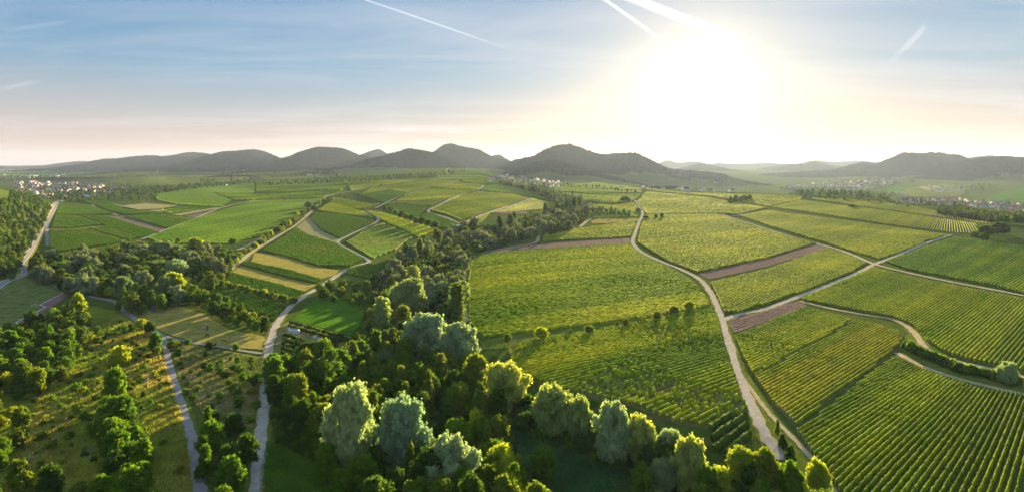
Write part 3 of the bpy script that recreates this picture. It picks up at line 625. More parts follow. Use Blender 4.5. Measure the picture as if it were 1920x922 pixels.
sheet('running_track', [(31, 605), (86, 577), (74, 573), (122, 549), (132, 551), (101, 574), (38, 609)], M['tartan'], 2, step=3)
sheet('clay_patch', [(276, 577), (300, 574), (305, 581), (285, 586)], M['soil'], 2)
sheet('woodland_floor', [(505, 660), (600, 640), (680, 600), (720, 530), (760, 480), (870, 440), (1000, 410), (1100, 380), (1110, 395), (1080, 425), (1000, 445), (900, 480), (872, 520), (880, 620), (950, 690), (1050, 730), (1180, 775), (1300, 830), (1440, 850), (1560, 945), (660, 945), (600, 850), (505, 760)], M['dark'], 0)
sheet('reed_bed', [(960, 790), (1020, 770), (1120, 830), (1180, 900), (1080, 945), (990, 930)], M['reeds'], 1)
sheet('grass_verge', [(1402, 700), (1440, 760), (1484, 816), (1530, 870), (1560, 925), (1500, 925), (1440, 812), (1412, 756)], M['verge'], 0)
sheet('track_verge', [(1690, 655), (1740, 690), (1800, 708), (1960, 745), (1960, 720), (1900, 704), (1830, 690), (1760, 668), (1730, 650), (1705, 622), (1690, 640)], M['verge'], 0)
vines([(1326, 806), (1396, 770), (1412, 822), (1362, 862), (1332, 850)], [(1326, 845), (1400, 792)], sp=4.2, h=2.6, w=1.9, seg=.9, col=(.06, .12, .012), col2=(.14, .2, .02), label='tall thick hedge-like vines near the brook', group='tall leafy rows by the brook')
# ---------------------------------------------------------------- roads and tracks
def road(px, width, mat='gravel', name='farm_track', layer=2, verge=1.6):
    if verge: strip('track_verge', px, width + verge * 2, M['verge'], layer - 1, .05)
    if mat == 'gravel': strip('dirt_edge', px, width + .9, M['dirt'], layer - .5, .09)
    return strip(name, px, width, M[mat], layer)
R1 = [(1190, 376), (1203, 395), (1204, 405), (1198, 418), (1190, 440), (1187, 457), (1204, 474), (1240, 491), (1280, 507), (1310, 523), (1330, 545), (1344, 572), (1353, 600), (1366, 640), (1380, 690), (1400, 740), (1422, 788), (1442, 826), (1462, 862)]
road(R1, 3.7)
road([(1353, 603), (1372, 594), (1400, 587), (1440, 578), (1500, 555), (1560, 532), (1610, 511), (1640, 496), (1690, 476), (1740, 455), (1782, 441)], 3.6)
road([(1348, 400), (1400, 418), (1440, 431), (1500, 449), (1560, 465), (1600, 479), (1640, 496), (1700, 511), (1780, 528), (1860, 543), (1960, 562)], 3.4)
road([(1440, 393), (1560, 408), (1680, 427), (1790, 441), (1850, 445)], 4, 'verge', verge=0)
road([(1200, 356), (1300, 369), (1440, 391)], 5, 'verge', verge=0)
road([(1500, 373), (1600, 386), (1700, 400), (1835, 419)], 4, 'verge', verge=0)
R5 = [(470, 945), (478, 922), (485, 860), (492, 790), (499, 720), (503, 665), (508, 635), (520, 605), (545, 575), (580, 550), (602, 537), (640, 512), (668, 499), (692, 491), (676, 480), (655, 469), (633, 455), (652, 443), (684, 428), (706, 417), (709, 410), (700, 404), (672, 396)]
road(R5, 3.6)
road([(674, 396), (716, 396)], 3, 'dirt', verge=0)
road([(704, 391), (722, 382), (766, 364), (805, 352), (860, 341)], 4.6)
road([(860, 419), (838, 409), (803, 397), (830, 382), (858, 369), (897, 355), (907, 348)], 4.2)
road([(834, 437), (860, 423), (912, 401), (960, 386), (986, 377), (999, 372)], 4.6)
road([(1088, 426), (1100, 416), (1117, 405)], 4); road([(1098, 390), (1107, 381)], 5, verge=0)
RL = [(-30, 560), (0, 535), (20, 525), (40, 517), (49, 512), (49, 505), (40, 498), (37, 494), (49, 479), (65, 453), (83, 416), (96, 391), (109, 379), (125, 375.5), (140, 374.5)]
strip('road_verge', RL, 13, M['dry'], 1, .03)
rl = worldline(RL); strip('asphalt_road', None, 7.2, M['asphalt'], 2, .005, 0, rl)
strip('road_marking', None, .35, M['white'], 3, .0, 3.3, rl); strip('road_marking', None, .35, M['white'], 3, .0, -3.3, rl)
rs = resample(rl, 9); 
for i in range(12, len(rs) - 1, 2): strip('road_marking', None, .4, M['white'], 3, 0, 0, rs[i:i + 2])
road([(90, 462), (88, 440), (89, 425), (95, 410), (103, 395), (112, 381), (122, 377)], 4.0, 'asphalt', 'cycle_lane', verge=1)
road([(49, 508), (80, 527), (125, 543), (177, 558), (216, 566), (229, 580), (245, 592), (262, 604), (299, 628), (312, 657), (318, 690), (336, 745), (350, 790), (359, 827), (367, 874), (377, 935)], 3.5, 'asphalt', 'asphalt_lane', verge=1.2)
road([(299, 628), (338, 638), (385, 647), (430, 653), (480, 662), (502, 663)], 2.4, 'asphalt', 'asphalt_lane', verge=0)
road([(228, 578), (246, 582), (258, 577)], 2.4, 'asphalt', 'asphalt_lane', verge=0)
road([(266, 449), (290, 440), (312, 431), (364, 411), (416, 390), (476, 376), (510, 366)], 3.6, verge=1)
road([(380, 545), (400, 530), (440, 500), (480, 468), (532, 437), (556, 422), (579, 402), (605, 374), (636, 364), (701, 351), (753, 342), (818, 334), (842, 316)], 5, 'dirt', verge=3)
road([(445, 470), (490, 448), (520, 425), (560, 400), (595, 378), (607, 370)], 4, 'asphalt', 'asphalt_lane', verge=3)
road([(1500, 565), (1560, 579), (1620, 590), (1680, 601), (1712, 622), (1737, 655), (1772, 672), (1840, 688), (1905, 703), (1960, 715)], 3.6, 'dirt')
road([(1682, 662), (1722, 684), (1782, 706), (1842, 722), (1960, 748)], 3.4, 'dirt', verge=1)
road([(1395, 712), (1440, 772), (1482, 816), (1530, 870), (1575, 940)], 1.9, 'dirt', verge=.5)
road([(874, 604), (869, 560), (873, 512), (886, 480), (960, 464), (1004, 455), (1012, 442), (1035, 436)], 3.6, 'dirt', verge=1.5)
road([(92, 431), (140, 430), (190, 425), (235, 423)], 3, 'dirt', verge=0)
road([(172, 385), (190, 395), (221, 404)], 4, 'dirt', verge=0); road([(203, 379), (220, 385), (260, 393)], 4, 'dirt', verge=0)
road([(146, 405), (200, 424), (258, 447)], 3, 'verge', verge=0)
road([(100, 403), (150, 404), (240, 405), (310, 403)], 3, 'verge', verge=0)
road([(240, 541), (330, 515), (420, 480), (470, 445)], .1, 'dirt', verge=0) if False else None
strip('pitch_line', [(29, 606), (86, 577)], .5, M['white'], 4, 0); strip('pitch_line', [(86, 577), (74, 573)], .5, M['white'], 4, 0)
strip('pitch_line', [(74, 573), (122, 549)], .5, M['white'], 4, 0); strip('pitch_line', [(122, 549), (133, 551)], .5, M['white'], 4, 0); strip('pitch_line', [(29, 606), (38, 610)], .5, M['white'], 4, 0)
# ---------------------------------------------------------------- vine rows to objects: the 300 that show largest by themselves, the rest as one
ROWS.sort(key=lambda r: -r[0])
ROWS = [r for i, r in enumerate(ROWS) if r[0] > 0]
nind = 0; rest = []; pb_ = MB(); pb_.box(-.09, .09, -.09, .09, -.2, 2.25); POST = pb_.mesh('post', plain('weathered_post', (.42, .40, .36)))
for r in ROWS:
    if nind < 300 and r[4]:
        o = ob('vine_row', mesh_np('vine_row', r[1], r[2], M['vine'], r[3])); tag(o, r[4], 'vine row', r[5]); nind += 1
        if r[6]:
            for j, q in enumerate(r[6]):
                if j in (0, len(r[6]) - 1) or (j + nind) % 4 == 0:
                    p_ = ob('post', POST, o); p_.location = q
    else: rest.append(r)
def join(rs):
    V = []; Fq = []; C = []; b = 0
    for r in rs: V.append(r[1]); Fq.append(r[2] + b); C.append(r[3]); b += len(r[1])
    return np.vstack(V), np.vstack(Fq), np.vstack(C)
V, Fq, C = join(rest); print('rows', len(ROWS), 'faces', len(Fq)); o = ob('vineyard_foliage', mesh_np('vineyard_foliage', V, Fq, M['vine'], C)); tag(o, 'green vine rows of all the farther vineyards', kind='stuff')
# ---------------------------------------------------------------- trees: crowns of many small leaf faces over lobes, trunks with limbs
def ico(sub=1):
    bm = bmesh.new(); bmesh.ops.create_icosphere(bm, subdivisions=sub, radius=1); V = np.array([v.co[:] for v in bm.verts]); Fs = np.array([[v.index for v in f.verts] for f in bm.faces]); bm.free(); return V, Fs
ICO1, ICO2 = ico(1), ico(2)
KIND = {  # nominal radius, height, lobes, leaves, leaf size
 'broad':  dict(R=5.5, H=14, nl=28, nf=4000, ls=.46, lr=(.20, .36), zb=.14, up=.35, zs=.85),
 'round':  dict(R=4.2, H=9, nl=14, nf=2400, ls=.38, lr=(.32, .5), zb=.14, up=.3, zs=.9),
 'willow': dict(R=7.5, H=18, nl=34, nf=11000, ls=.40, lr=(.20, .36), zb=.08, up=.25, zs=1.2),
 'poplar': dict(R=2.6, H=22, nl=24, nf=3200, ls=.46, lr=(.45, .7), zb=.05, up=.5, zs=1.9),
 'cone':   dict(R=3.8, H=16, nl=22, nf=3200, ls=.42, lr=(.26, .42), zb=.1, up=.5, zs=1.1),
 'bush':   dict(R=2.4, H=3.6, nl=9, nf=900, ls=.30, lr=(.38, .58), zb=.0, up=.3, zs=.9),
 'airy':   dict(R=3.2, H=6.5, nl=12, nf=1000, ls=.28, lr=(.24, .4), zb=.25, up=.2, zs=.8),
}
def crown_np(kind, seed, lod=1.0):
    k = KIND[kind]; r = np.random.default_rng(seed); R, Ht = k['R'], k['H']; nl = max(4, int(k['nl'] * (lod ** .5))); C = []; Rd = []
    for i in range(nl):
        t = (i + .5 * r.random()) / nl; ph = i * 2.399 + r.random() * .9
        if kind == 'poplar': pr = (math.sin(math.pi * min(1, t * .86 + .14)) ** .6) * .45
        elif kind == 'cone': pr = (1 - t) ** .8 * .75 + .03
        elif kind == 'bush': pr = .55 * math.cos(t * 1.4)
        elif kind == 'willow': pr = .74 * (1 - max(0, t - .5) ** 2 * 2.3) * (.72 + .28 * min(1, t * 2.5))
        else: pr = .68 * math.sqrt(max(0.02, 1 - (t * 1.05 - .42) ** 2 / .36))
        rl = R * r.uniform(*k['lr']) * (1 - .25 * t)
        z0 = k['zb'] * Ht + rl * .8; z = z0 + t * (Ht - rl * .8 * k['zs'] - z0)
        q = pr * R * (.45 + .55 * r.random() ** .5) * (1.25 if kind == 'willow' and i % 3 == 0 else 1)
        C.append((q * math.cos(ph), q * math.sin(ph), z)); Rd.append(rl)
    for t in ((.3, .55, .8) if kind != 'bush' else (.3,)):
        C.append((0, 0, k['zb'] * Ht + t * (1 - k['zb']) * Ht * .92)); Rd.append(R * (.50 if kind not in ('cone',) else .6 * (1 - t) + .1) * (1 - .35 * t) * (.8 if kind == 'poplar' else 1)); nl += 1
    C = np.array(C); Rd = np.array(Rd); S = np.array([1, 1, k['zs']])
    Vi, Fi = (ICO2 if lod > .8 else ICO1); V = []; Fs = []; b = 0
    for c, rr in zip(C, Rd):
        P = Vi * rr * .80 * S * (1 + .10 * r.normal(0, 1, (len(Vi), 1))) + c; V.append(P); Fs.append(np.column_stack([Fi, Fi[:, 2]]) + b); b += len(P)
    n = int(k['nf'] * lod); w_ = Rd ** 2; idx = r.choice(nl, n * 2, p=w_ / w_.sum())
    d = r.normal(0, 1, (n * 2, 3)); d[:, 2] += k['up']; d /= np.linalg.norm(d, axis=1)[:, None]
    sub = .86 + .16 * np.sin(d[:, 0] * 5 + idx) * np.sin(d[:, 1] * 6 + idx * 2) * np.cos(d[:, 2] * 5) + r.normal(0, .13, n * 2)
    sub = sub + (r.random(n * 2) < .14) * r.uniform(.05, .38, n * 2); P = C[idx] + d * S * (Rd[idx] * (sub + .08))[:, None]
    q = (np.linalg.norm((P[:, None] - C[None]) / S, axis=2) / Rd[None]); q[np.arange(n * 2), idx] = 9
    keep = np.where(q.min(1) > .78)[0][:max(8, n // 5)]; P, d = np.repeat(P[keep], 5, 0), np.repeat(d[keep], 5, 0); m = len(P)
    P = P + r.normal(0, k['ls'] / max(.25, lod) ** .5 * (.75 if kind != 'willow' else .6), (m, 3)) * (np.array([1, 1, 1.7]) if kind == 'willow' else 1)
    ls = 1.25 * k['ls'] / max(.25, lod) ** .5 * r.uniform(.5, 1.4, m)
    nn = d + r.normal(0, .55, (m, 3)); nn /= np.linalg.norm(nn, axis=1)[:, None]
    a = np.cross(nn, r.normal(0, 1, (m, 3)) + (np.array([0, 0, 2.5]) if kind in ('willow', 'poplar') else 0)); a /= np.linalg.norm(a, axis=1)[:, None]; bb = np.cross(nn, a)
    el = 1.6 if kind == 'willow' else 1.15
    a = a * ls[:, None] * .55; bb = bb * ls[:, None] * el * .55
    Q = np.stack([P - a * .5 - bb, P + a - bb * .1, P + a * .3 + bb, P - a + bb * .2], 1).reshape(-1, 3)
    V.append(Q); Fs.append(np.arange(m * 4).reshape(-1, 4) + b)
    return np.vstack(V), [np.vstack(Fs[:-1]), Fs[-1]]
def crown_mesh(kind, seed, mat, lod=1.0):
    V, (Fc, Fl) = crown_np(kind, seed, lod); tri = Fc[:, :3]
    me = bpy.data.meshes.new('crown'); me.vertices.add(len(V)); me.vertices.foreach_set('co', V.astype(np.float32).ravel())
    li = np.concatenate([tri.ravel(), Fl.ravel()]); ls = np.concatenate([np.arange(len(tri)) * 3, len(tri) * 3 + np.arange(len(Fl)) * 4])
    me.loops.add(len(li)); me.loops.foreach_set('vertex_index', li.astype(np.int32)); me.polygons.add(len(ls)); me.polygons.foreach_set('loop_start', ls.astype(np.int32))
    me.update(calc_edges=True); me.materials.append(mat); return me
def trunk_mesh(kind, seed, bare=False):
    k = KIND[kind]; r = random.Random(seed); b = MB(); Ht, R = k['H'], k['R']; t0 = .035 * Ht ** .9 if not bare else .22
    p = Vector((0, 0, -.6)); top = Vector((r.uniform(-.3, .3), r.uniform(-.3, .3), Ht * .45)); b.tube(p, top, t0, t0 * .5, 7); b.tube(top, top + Vector((r.uniform(-.5, .5), r.uniform(-.5, .5), Ht * .35)), t0 * .5, t0 * .15, 6)
    for i in range(5 if not bare else 9):
        a = i * 2.4 + r.random(); z = Ht * r.uniform(.22, .6); q = Vector((0, 0, z)) * 1.0; e = Vector((math.cos(a) * R * r.uniform(.4, .75), math.sin(a) * R * r.uniform(.4, .75), z + Ht * r.uniform(.1, .28)))
        b.tube(q, e, t0 * .38, t0 * .12, 5)
        if bare:
            for j in range(3):
                s = q.lerp(e, r.uniform(.4, .95)); b.tube(s, s + Vector((r.uniform(-1, 1), r.uniform(-1, 1), r.uniform(.2, 1.3))) * R * .35, t0 * .16, t0 * .04, 4)
    return b.mesh('trunk', M['bark'] if not bare else M['deadwood'])
M['deadwood'] = plain('grey_deadwood', (.32, .27, .22), .9)
LEAF = {
 'green':  ((.06, .14, .008), (.12, .21, .012)), 'dark': ((.030, .075, .008), (.06, .12, .012)), 'yellow': ((.17, .23, .01), (.30, .33, .02)),
 'olive':  ((.08, .135, .012), (.16, .21, .02)), 'silver': ((.20, .27, .15), (.34, .40, .24)), 'gold': ((.20, .26, .07), (.32, .37, .14)), 'sage': ((.13, .19, .09), (.22, .28, .14))}
for k, (a, b) in LEAF.items(): M['leaf_' + k] = leafmat('leaves_' + k, tuple((1.25 if k in ('silver', 'gold', 'sage', 'yellow') else 1.08) * q for q in a), tuple((1.25 if k in ('silver', 'gold', 'sage', 'yellow') else 1.08) * q for q in b), .44, scale=.4, tt=(1.35, 1.4, 1.0) if k in ('silver', 'sage') else (1.9, 1.7, .8))
_cr = {}; _tr = {}
def crown_for(kind, tint, i):
    key = (kind, tint, i)
    if key not in _cr:
        gk = (kind, i)
        if gk not in _cr: _cr[gk] = crown_mesh(kind, hash((len(kind) * 31 + ord(kind[0]) * 7 + i)) % 9999, M['leaf_' + tint]); _cr[key] = _cr[gk]
        else:
            me = _cr[gk].copy(); me.materials.clear(); me.materials.append(M['leaf_' + tint]); _cr[key] = me
    return _cr[key]
def trunk_for(kind, i, bare=False):
    key = (kind, i, bare)
    if key not in _tr: _tr[key] = trunk_mesh(kind, i + 5, bare)
    return _tr[key]
NV = dict(broad=9, round=6, willow=7, poplar=3, cone=5, bush=5, airy=4)
WORD = dict(green='fresh green', dark='dark green', yellow='yellow green', olive='olive green', silver='silvery', gold='golden lit', sage='grey green')
NOUN = dict(broad='broad-leaved tree', round='round-crowned tree', willow='billowing willow', poplar='slim columnar poplar', cone='pointed alder', bush='bush', airy='small loose fruit tree')
LM = [(655, 800, 'tallest silvery willow'), (757, 808, 'second big silvery willow'), (843, 868, 'third big silvery willow'), (800, 628, 'huge pale willow'), (858, 640, 'field edge willow'), (768, 556, 'grey green willow'), (950, 722, 'golden willow'),
 (1040, 765, 'row of golden willows'), (1150, 810, 'willow mid row'), (1292, 866, 'loose golden willow'), (1018, 868, 'lone tree in the reeds'), (1395, 872, 'lower end of the gravel track'), (1500, 890, 'lower end of the dirt track'), (855, 566, 'tall field edge poplar'),
 (712, 594, 'golden meadow poplar'), (776, 517, 'upper golden poplar'), (785, 468, 'slim wood edge poplar'), (815, 447, 'pair of slim poplars'), (865, 424, 'parked cars and turquoise tent'), (950, 414, 'two dark poplars'), (1038, 392, 'near poplar trio'), (1077, 381, 'far poplar trio'),
 (620, 690, 'orchard corner tree'), (535, 680, 'white track junction'), (640, 540, 'upper corner of the green meadow'), (551, 624, 'tarpaulin covered stack'), (217, 716, 'ivy covered tree'), (290, 640, 'lane bend'), (148, 575, 'running track'), (219, 556, 'concrete bridge'),
 (305, 470, 'top willow of the left wood'), (330, 505, 'silvery willow in the left wood'), (322, 532, 'large yellow green pasture tree'), (366, 458, 'bright tree on the wood rim'), (40, 505, 'lane fork at the left'), (83, 416, 'asphalt road'), (100, 480, 'cycle lane end'), (200, 470, 'left vineyards'),
 (12, 715, 'light green edge tree'), (58, 872, 'bare grey tree'), (167, 858, 'small bare tree'), (205, 838, 'leaning bare tree'), (124, 795, 'thin grey dead tree'), (276, 728, 'bare twiggy tree'), (30, 605, 'corner of the running track'), (500, 632, 'corner of the horse pasture'), (430, 600, 'belt behind the pasture'),
 (360, 709, 'heap of sticks'), (420, 790, 'dark clump between the lanes'), (378, 900, 'bottom end of the asphalt lane'), (475, 900, 'bottom end of the white track'), (570, 745, 'orchard rows'), (1100, 392, 'top of the brook wood'), (980, 347, 'middle village'), (800, 700, 'middle of the dark wood'), (720, 720, 'gap between the silver willows'), (900, 800, 'sunlit band'), (880, 500, 'grassy field edge track'),
 (20, 420, 'slope at the left edge'), (250, 790, 'overgrown band'), (110, 690, 'golden grass path'), (410, 700, 'weedy orchard')]
def place_word(u, v):
    d = [((u - a) ** 2 + (v - b) ** 2, a, b, n) for a, b, n in LM]; d2, a, b, n = min(d)
    if d2 < 64: return 'right at the ' + n
    far = 'well ' if d2 > 45 ** 2 else ''; dx, dy = u - a, v - b
    return far + (('right of' if dx > 0 else 'left of') if abs(dx) > abs(dy) * 1.4 else ('below' if dy > 0 else 'above') if abs(dy) > abs(dx) * 1.4 else ('below right of' if dx > 0 else 'below left of') if dy > 0 else ('above right of' if dx > 0 else 'above left of')) + ' the ' + n
TREES = []     # (importance, x, y, z, R, H, kind, tint, label, group, explicit)
def add_tree(x, y, R, Ht, kind, tint, label, group, explicit=False, yscale=1):
    z = float(Tz(x, y)); u = CX + F * x / y; v = HOR + F * (H - z - Ht) / y
    vis = -40 < u < 1960 and v < 925
    if not vis and not explicit: return
    TREES.append(((9 if explicit else 1) * R * Ht / y ** 2, x, y, z, R, Ht, kind, tint, label, group, explicit))
def at_px(u, v, wpx, hpx, kind, tint, label, group='trees along the brook', cat=None):
    Ht = 12.0
    for _ in range(5):
        p = unp([(u, v)], Ht * .55)[0]; Ht = max(1.2, hpx * p[1] / F / 1.08)
    R = wpx * p[1] / F / 2; add_tree(p[0], p[1], R, Ht, kind, tint, label, group, True)
def scatter(poly, spacing, mix, where, group, rh=(.8, 1.2), seed=0, dz=None, cap=100000, size=1.0):
    """fill the wood seen inside a picture outline: points spread on the ground at even distance"""
    r = np.random.default_rng(seed + 50); dz = 6 * size if dz is None else dz
    E = unp(densify(poly, 20), dz)[:, :2]; lo, hi = E.min(0), E.max(0); area = (hi - lo).prod(); n = int(min(60000, area / spacing ** 2 * 3)); pts = lo + r.random((n, 2)) * (hi - lo)
    pts = pts[inpoly(E, pts)]; grid = {}; kept = 0; spacing *= .82
    for p in pts:
        g = (int(p[0] // spacing), int(p[1] // spacing)); ok = True
        for a in (-1, 0, 1):
            for b in (-1, 0, 1):
                for q in grid.get((g[0] + a, g[1] + b), ()):
                    if (q[0] - p[0]) ** 2 + (q[1] - p[1]) ** 2 < spacing ** 2: ok = False
        if not ok: continue
        grid.setdefault(g, []).append(p); kept += 1
        if kept > cap: break
        kind, tint = mix[int(r.integers(len(mix)))]; k = KIND[kind]; s = size * r.uniform(*rh)
        add_tree(p[0], p[1], k['R'] * s * r.uniform(.85, 1.15), k['H'] * s * r.uniform(.85, 1.15), kind, tint, f"{WORD[tint]} {NOUN[kind]} {where}", group)
B, RD, WI, PO, CO, BU, AI = 'broad', 'round', 'willow', 'poplar', 'cone', 'bush', 'airy'
# the ones that stand out, each by its place in the picture
for a in [
 (655, 800, 98, 185, WI, 'silver', 'tallest silvery willow, leftmost of the big ones at the lower middle'),
 (757, 808, 88, 150, WI, 'silver', 'big silvery willow, second from the left in the lower middle'),
 (843, 868, 90, 120, WI, 'silver', 'silvery willow, third from the left near the bottom edge'),
 (800, 628, 96, 100, WI, 'silver', 'huge pale silvery willow in the middle of the wood'),
 (858, 640, 78, 80, WI, 'silver', 'silvery willow beside the huge pale one at the field edge'),
 (768, 556, 64, 78, WI, 'sage', 'grey green willow above the huge pale willow'),
 (742, 562, 40, 60, WI, 'silver', 'smaller silver willow at the corner of the green meadow'),
 (755, 596, 44, 60, B, 'olive', 'olive green tree beside the golden poplar'),
 (950, 722, 84, 100, WI, 'gold', 'golden lit willow right of the brook wood at the gappy vineyard'),
 (1040, 765, 84, 104, WI, 'gold', 'pale golden willow, left of the row along the lower field edge'),
 (1088, 782, 62, 92, WI, 'gold', 'golden willow, second in the row along the lower field edge'),
 (1150, 810, 72, 130, WI, 'silver', 'tall silvery willow in the middle of the row along the lower field edge'),
 (1198, 818, 60, 92, WI, 'gold', 'golden willow right of the tall silvery one'),
 (1258, 838, 62, 76, WI, 'silver', 'pale topped willow near the tall leafy vine rows'),
 (1292, 866, 66, 112, WI, 'gold', 'golden loose willow left of the tall leafy vine rows'),
 (1240, 890, 60, 70, WI, 'sage', 'grey green willow at the bottom below the golden one'),
 (1018, 868, 60, 74, B, 'green', 'lone dark green tree in the reed clearing'),
 (975, 900, 46, 50, B, 'green', 'green tree at the left rim of the reed clearing'),
 (1395, 872, 74, 80, B, 'yellow', 'bright yellow green tree at the lower end of the gravel track'),
 (1350, 900, 60, 60, B, 'yellow', 'yellow green tree left of the bright one at the bottom edge'),
 (1440, 880, 60, 90, B, 'olive', 'olive tree beside the lower end of the gravel track'),
 (1488, 900, 50, 80, B, 'green', 'green tree left of the dirt track at the bottom edge'),
 (1538, 892, 44, 72, RD, 'yellow', 'yellow green tree on the dirt track at the bottom edge'),
 (1458, 800, 13, 34, CO, 'green', 'narrow little tree between gravel track and dirt track'),
 (1468, 826, 20, 34, CO, 'dark', 'dark pointed tree, second in the line between the two tracks'),
 (1482, 848, 22, 36, CO, 'dark', 'dark pointed tree, third in the line between the two tracks'),
 (855, 566, 30, 84, PO, 'olive', 'tall columnar poplar at the edge of the broad central slope'),
 (712, 594, 34, 88, PO, 'gold', 'golden poplar at the corner of the green meadow'),
 (776, 517, 26, 48, PO, 'gold', 'golden poplar above the grey green willow'),
 (785, 468, 15, 50, PO, 'olive', 'slim poplar at the left rim of the wood'),
 (815, 447, 12, 46, PO, 'olive', 'slim poplar, left of a pair near the upper meadow'),
 (824, 449, 10, 42, PO, 'olive', 'slim poplar, right of a pair near the upper meadow'),
 (847, 429, 12, 22, PO, 'olive', 'short poplar beside the parked vehicles'),
 (937, 417, 12, 30, PO, 'dark', 'dark poplar in the wood, left of two'), (956, 414, 12, 30, PO, 'dark', 'dark poplar in the wood, right of two'),
 (964, 408, 9, 26, PO, 'dark', 'slim dark poplar at the end of the brown plot'),
 (1022, 391, 9, 26, PO, 'dark', 'dark poplar, leftmost of the trio right of the brown plot'), (1038, 397, 7, 22, PO, 'dark', 'dark poplar, lowest of the trio right of the brown plot'), (1045, 388, 8, 28, PO, 'dark', 'dark poplar, rightmost of the trio right of the brown plot'),
 (1064, 384, 8, 26, PO, 'dark', 'dark poplar, leftmost of the far trio by the brook'), (1077, 381, 9, 30, PO, 'dark', 'dark poplar, middle of the far trio by the brook'), (1087, 381, 8, 29, PO, 'dark', 'dark poplar, rightmost of the far trio by the brook'),
 (640, 765, 40, 60, WI, 'sage', 'grey green willow behind the tallest silvery willow'),
 (722, 672, 34, 40, WI, 'sage', 'small grey shrub willow inside the dark wood'),
 (895, 700, 60, 90, B, 'olive', 'large olive tree in the wood left of the golden willow'),
 (830, 695, 50, 80, CO, 'olive', 'olive pointed tree in the middle of the dark wood'),
 (620, 690, 56, 90, CO, 'green', 'tall green pointed tree at the orchard corner'),
 (535, 690, 46, 56, B, 'green', 'bright green tree beside the white track junction'),
 (560, 735, 60, 70, B, 'green', 'broad green tree left of the dark wood near the white track'),
 ]: at_px(*a)
for u, v, wd, h_, t, lab in [(952, 633, 17, 20, 'green', 'round bush at the wood end of the bush line'), (1014, 624, 27, 25, 'yellow', 'bright yellow green round tree in the bush line'), (1070, 621, 10, 13, 'green', 'small bush right of the bright round tree'),
      (1105, 616, 20, 17, 'olive', 'low wide bush in the middle of the bush line'), (1158, 606, 8, 11, 'yellow', 'tiny yellow bush in the bush line'), (1174, 603, 16, 16, 'olive', 'olive bush right of the tiny yellow one'),
      (1232, 590, 17, 18, 'olive', 'round olive bush, third from the track'), (1251, 587, 6, 12, 'olive', 'slender bush between two round ones'), (1265, 580, 19, 20, 'olive', 'round bush, second from the track'), (1294, 573, 21, 23, 'yellow', 'round yellow green tree nearest the gravel track'), (1208, 598, 9, 12, 'yellow', 'small pale bush in the bush line')]:
    at_px(u, v, wd, h_, RD, t, lab, 'bushes in a line across the vineyards')
for i, (u, v) in enumerate([(722, 390), (731, 394), (741, 398), (752, 402), (762, 406), (772, 408), (781, 413), (791, 414), (803, 417), (815, 421)]):
    at_px(u, v, 12 + i * .5, 13 + i * .4, RD, 'dark' if i % 2 else 'green', 'round dark tree in the hedge between two bright vineyards', 'trees of the hedge between bright vineyards')
for u, v, wd, h_, k, t, lab in [
  (217, 716, 42, 66, B, 'green', 'ivy covered stump tree, tall bright green column on the wild meadow'),
  (228, 664, 34, 44, RD, 'yellow', 'yellow green young tree above the ivy covered tree'), (290, 640, 30, 44, B, 'green', 'green tree left of the asphalt lane bend'), (282, 612, 20, 26, RD, 'dark', 'dark small tree at the pasture corner'), (266, 606, 22, 22, RD, 'yellow', 'bright small tree at the pasture corner'),
  (352, 641, 14, 14, RD, 'green', 'small tree by the lane below the horses'), (395, 646, 20, 16, RD, 'dark', 'dark shrub by the lane below the horses'), (442, 650, 14, 16, RD, 'green', 'small tree near the end of the pasture lane'), (325, 645, 26, 18, RD, 'olive', 'wide shrub at the lane fork'),
  (148, 575, 34, 60, B, 'yellow', 'tall bright tree beside the running track'), (130, 590, 30, 44, B, 'olive', 'olive tree next to the running track'), (222, 575, 14, 26, AI, 'olive', 'loose little tree by the concrete bridge'), (243, 613, 9, 16, AI, 'dark', 'tiny tree beside the lane bend'),
  (12, 715, 32, 40, RD, 'yellow', 'light green round tree at the left edge'), (305, 470, 50, 42, WI, 'sage', 'grey green willow at the top of the left wood'), (268, 472, 36, 30, WI, 'sage', 'pale willow left of the grey green one in the left wood'), (366, 458, 32, 30, B, 'yellow', 'bright tree at the upper rim of the left wood'), (330, 505, 44, 46, WI, 'silver', 'silvery willow in the middle of the left wood'), (322, 532, 54, 52, B, 'yellow', 'large yellow green tree above the pasture'), (245, 560, 36, 40, B, 'yellow', 'yellow green tree right of the concrete bridge'), (292, 500, 40, 28, WI, 'sage', 'low willow in the left wood'), (436, 452, 16, 14, RD, 'green', 'lone round tree at the corner of the big left vineyard'),
  (1890, 697, 42, 46, WI, 'silver', 'pale willow at the right edge beside the dirt track'), (1702, 386, 7, 7, RD, 'olive', 'lone tree on the ridge above the right village'), (1598, 386, 15, 7, BU, 'dark', 'low dark thicket in the right vineyards'), (1172, 373, 26, 9, BU, 'dark', 'low wide thicket above the top of the gravel track'), (1196, 394, 14, 10, RD, 'dark', 'dark bush left of the gravel track'), (1212, 407, 12, 8, RD, 'dark', 'dark bush right of the gravel track'), (1230, 405, 9, 9, RD, 'dark', 'small dark bush, left of a pair'), (1241, 404, 9, 11, RD, 'dark', 'small dark bush, right of a pair'),
  (1850, 432, 34, 24, B, 'dark', 'large dark tree of the copse at the right'), (1870, 428, 36, 26, B, 'dark', 'tall dark tree of the copse at the right'), (1882, 427, 26, 24, B, 'dark', 'dark tree at the right end of the copse'), (1828, 440, 18, 14, RD, 'dark', 'small dark tree at the left end of the copse'), (1845, 443, 16, 16, RD, 'dark', 'small dark tree in front of the copse'),
  (578, 384, 14, 14, RD, 'dark', 'dark bush on the bank beside the lane'), (590, 390, 16, 12, RD, 'dark', 'dark bush lower on the bank')]:
    at_px(u, v, wd, h_, k, t, lab, 'single trees and bushes')
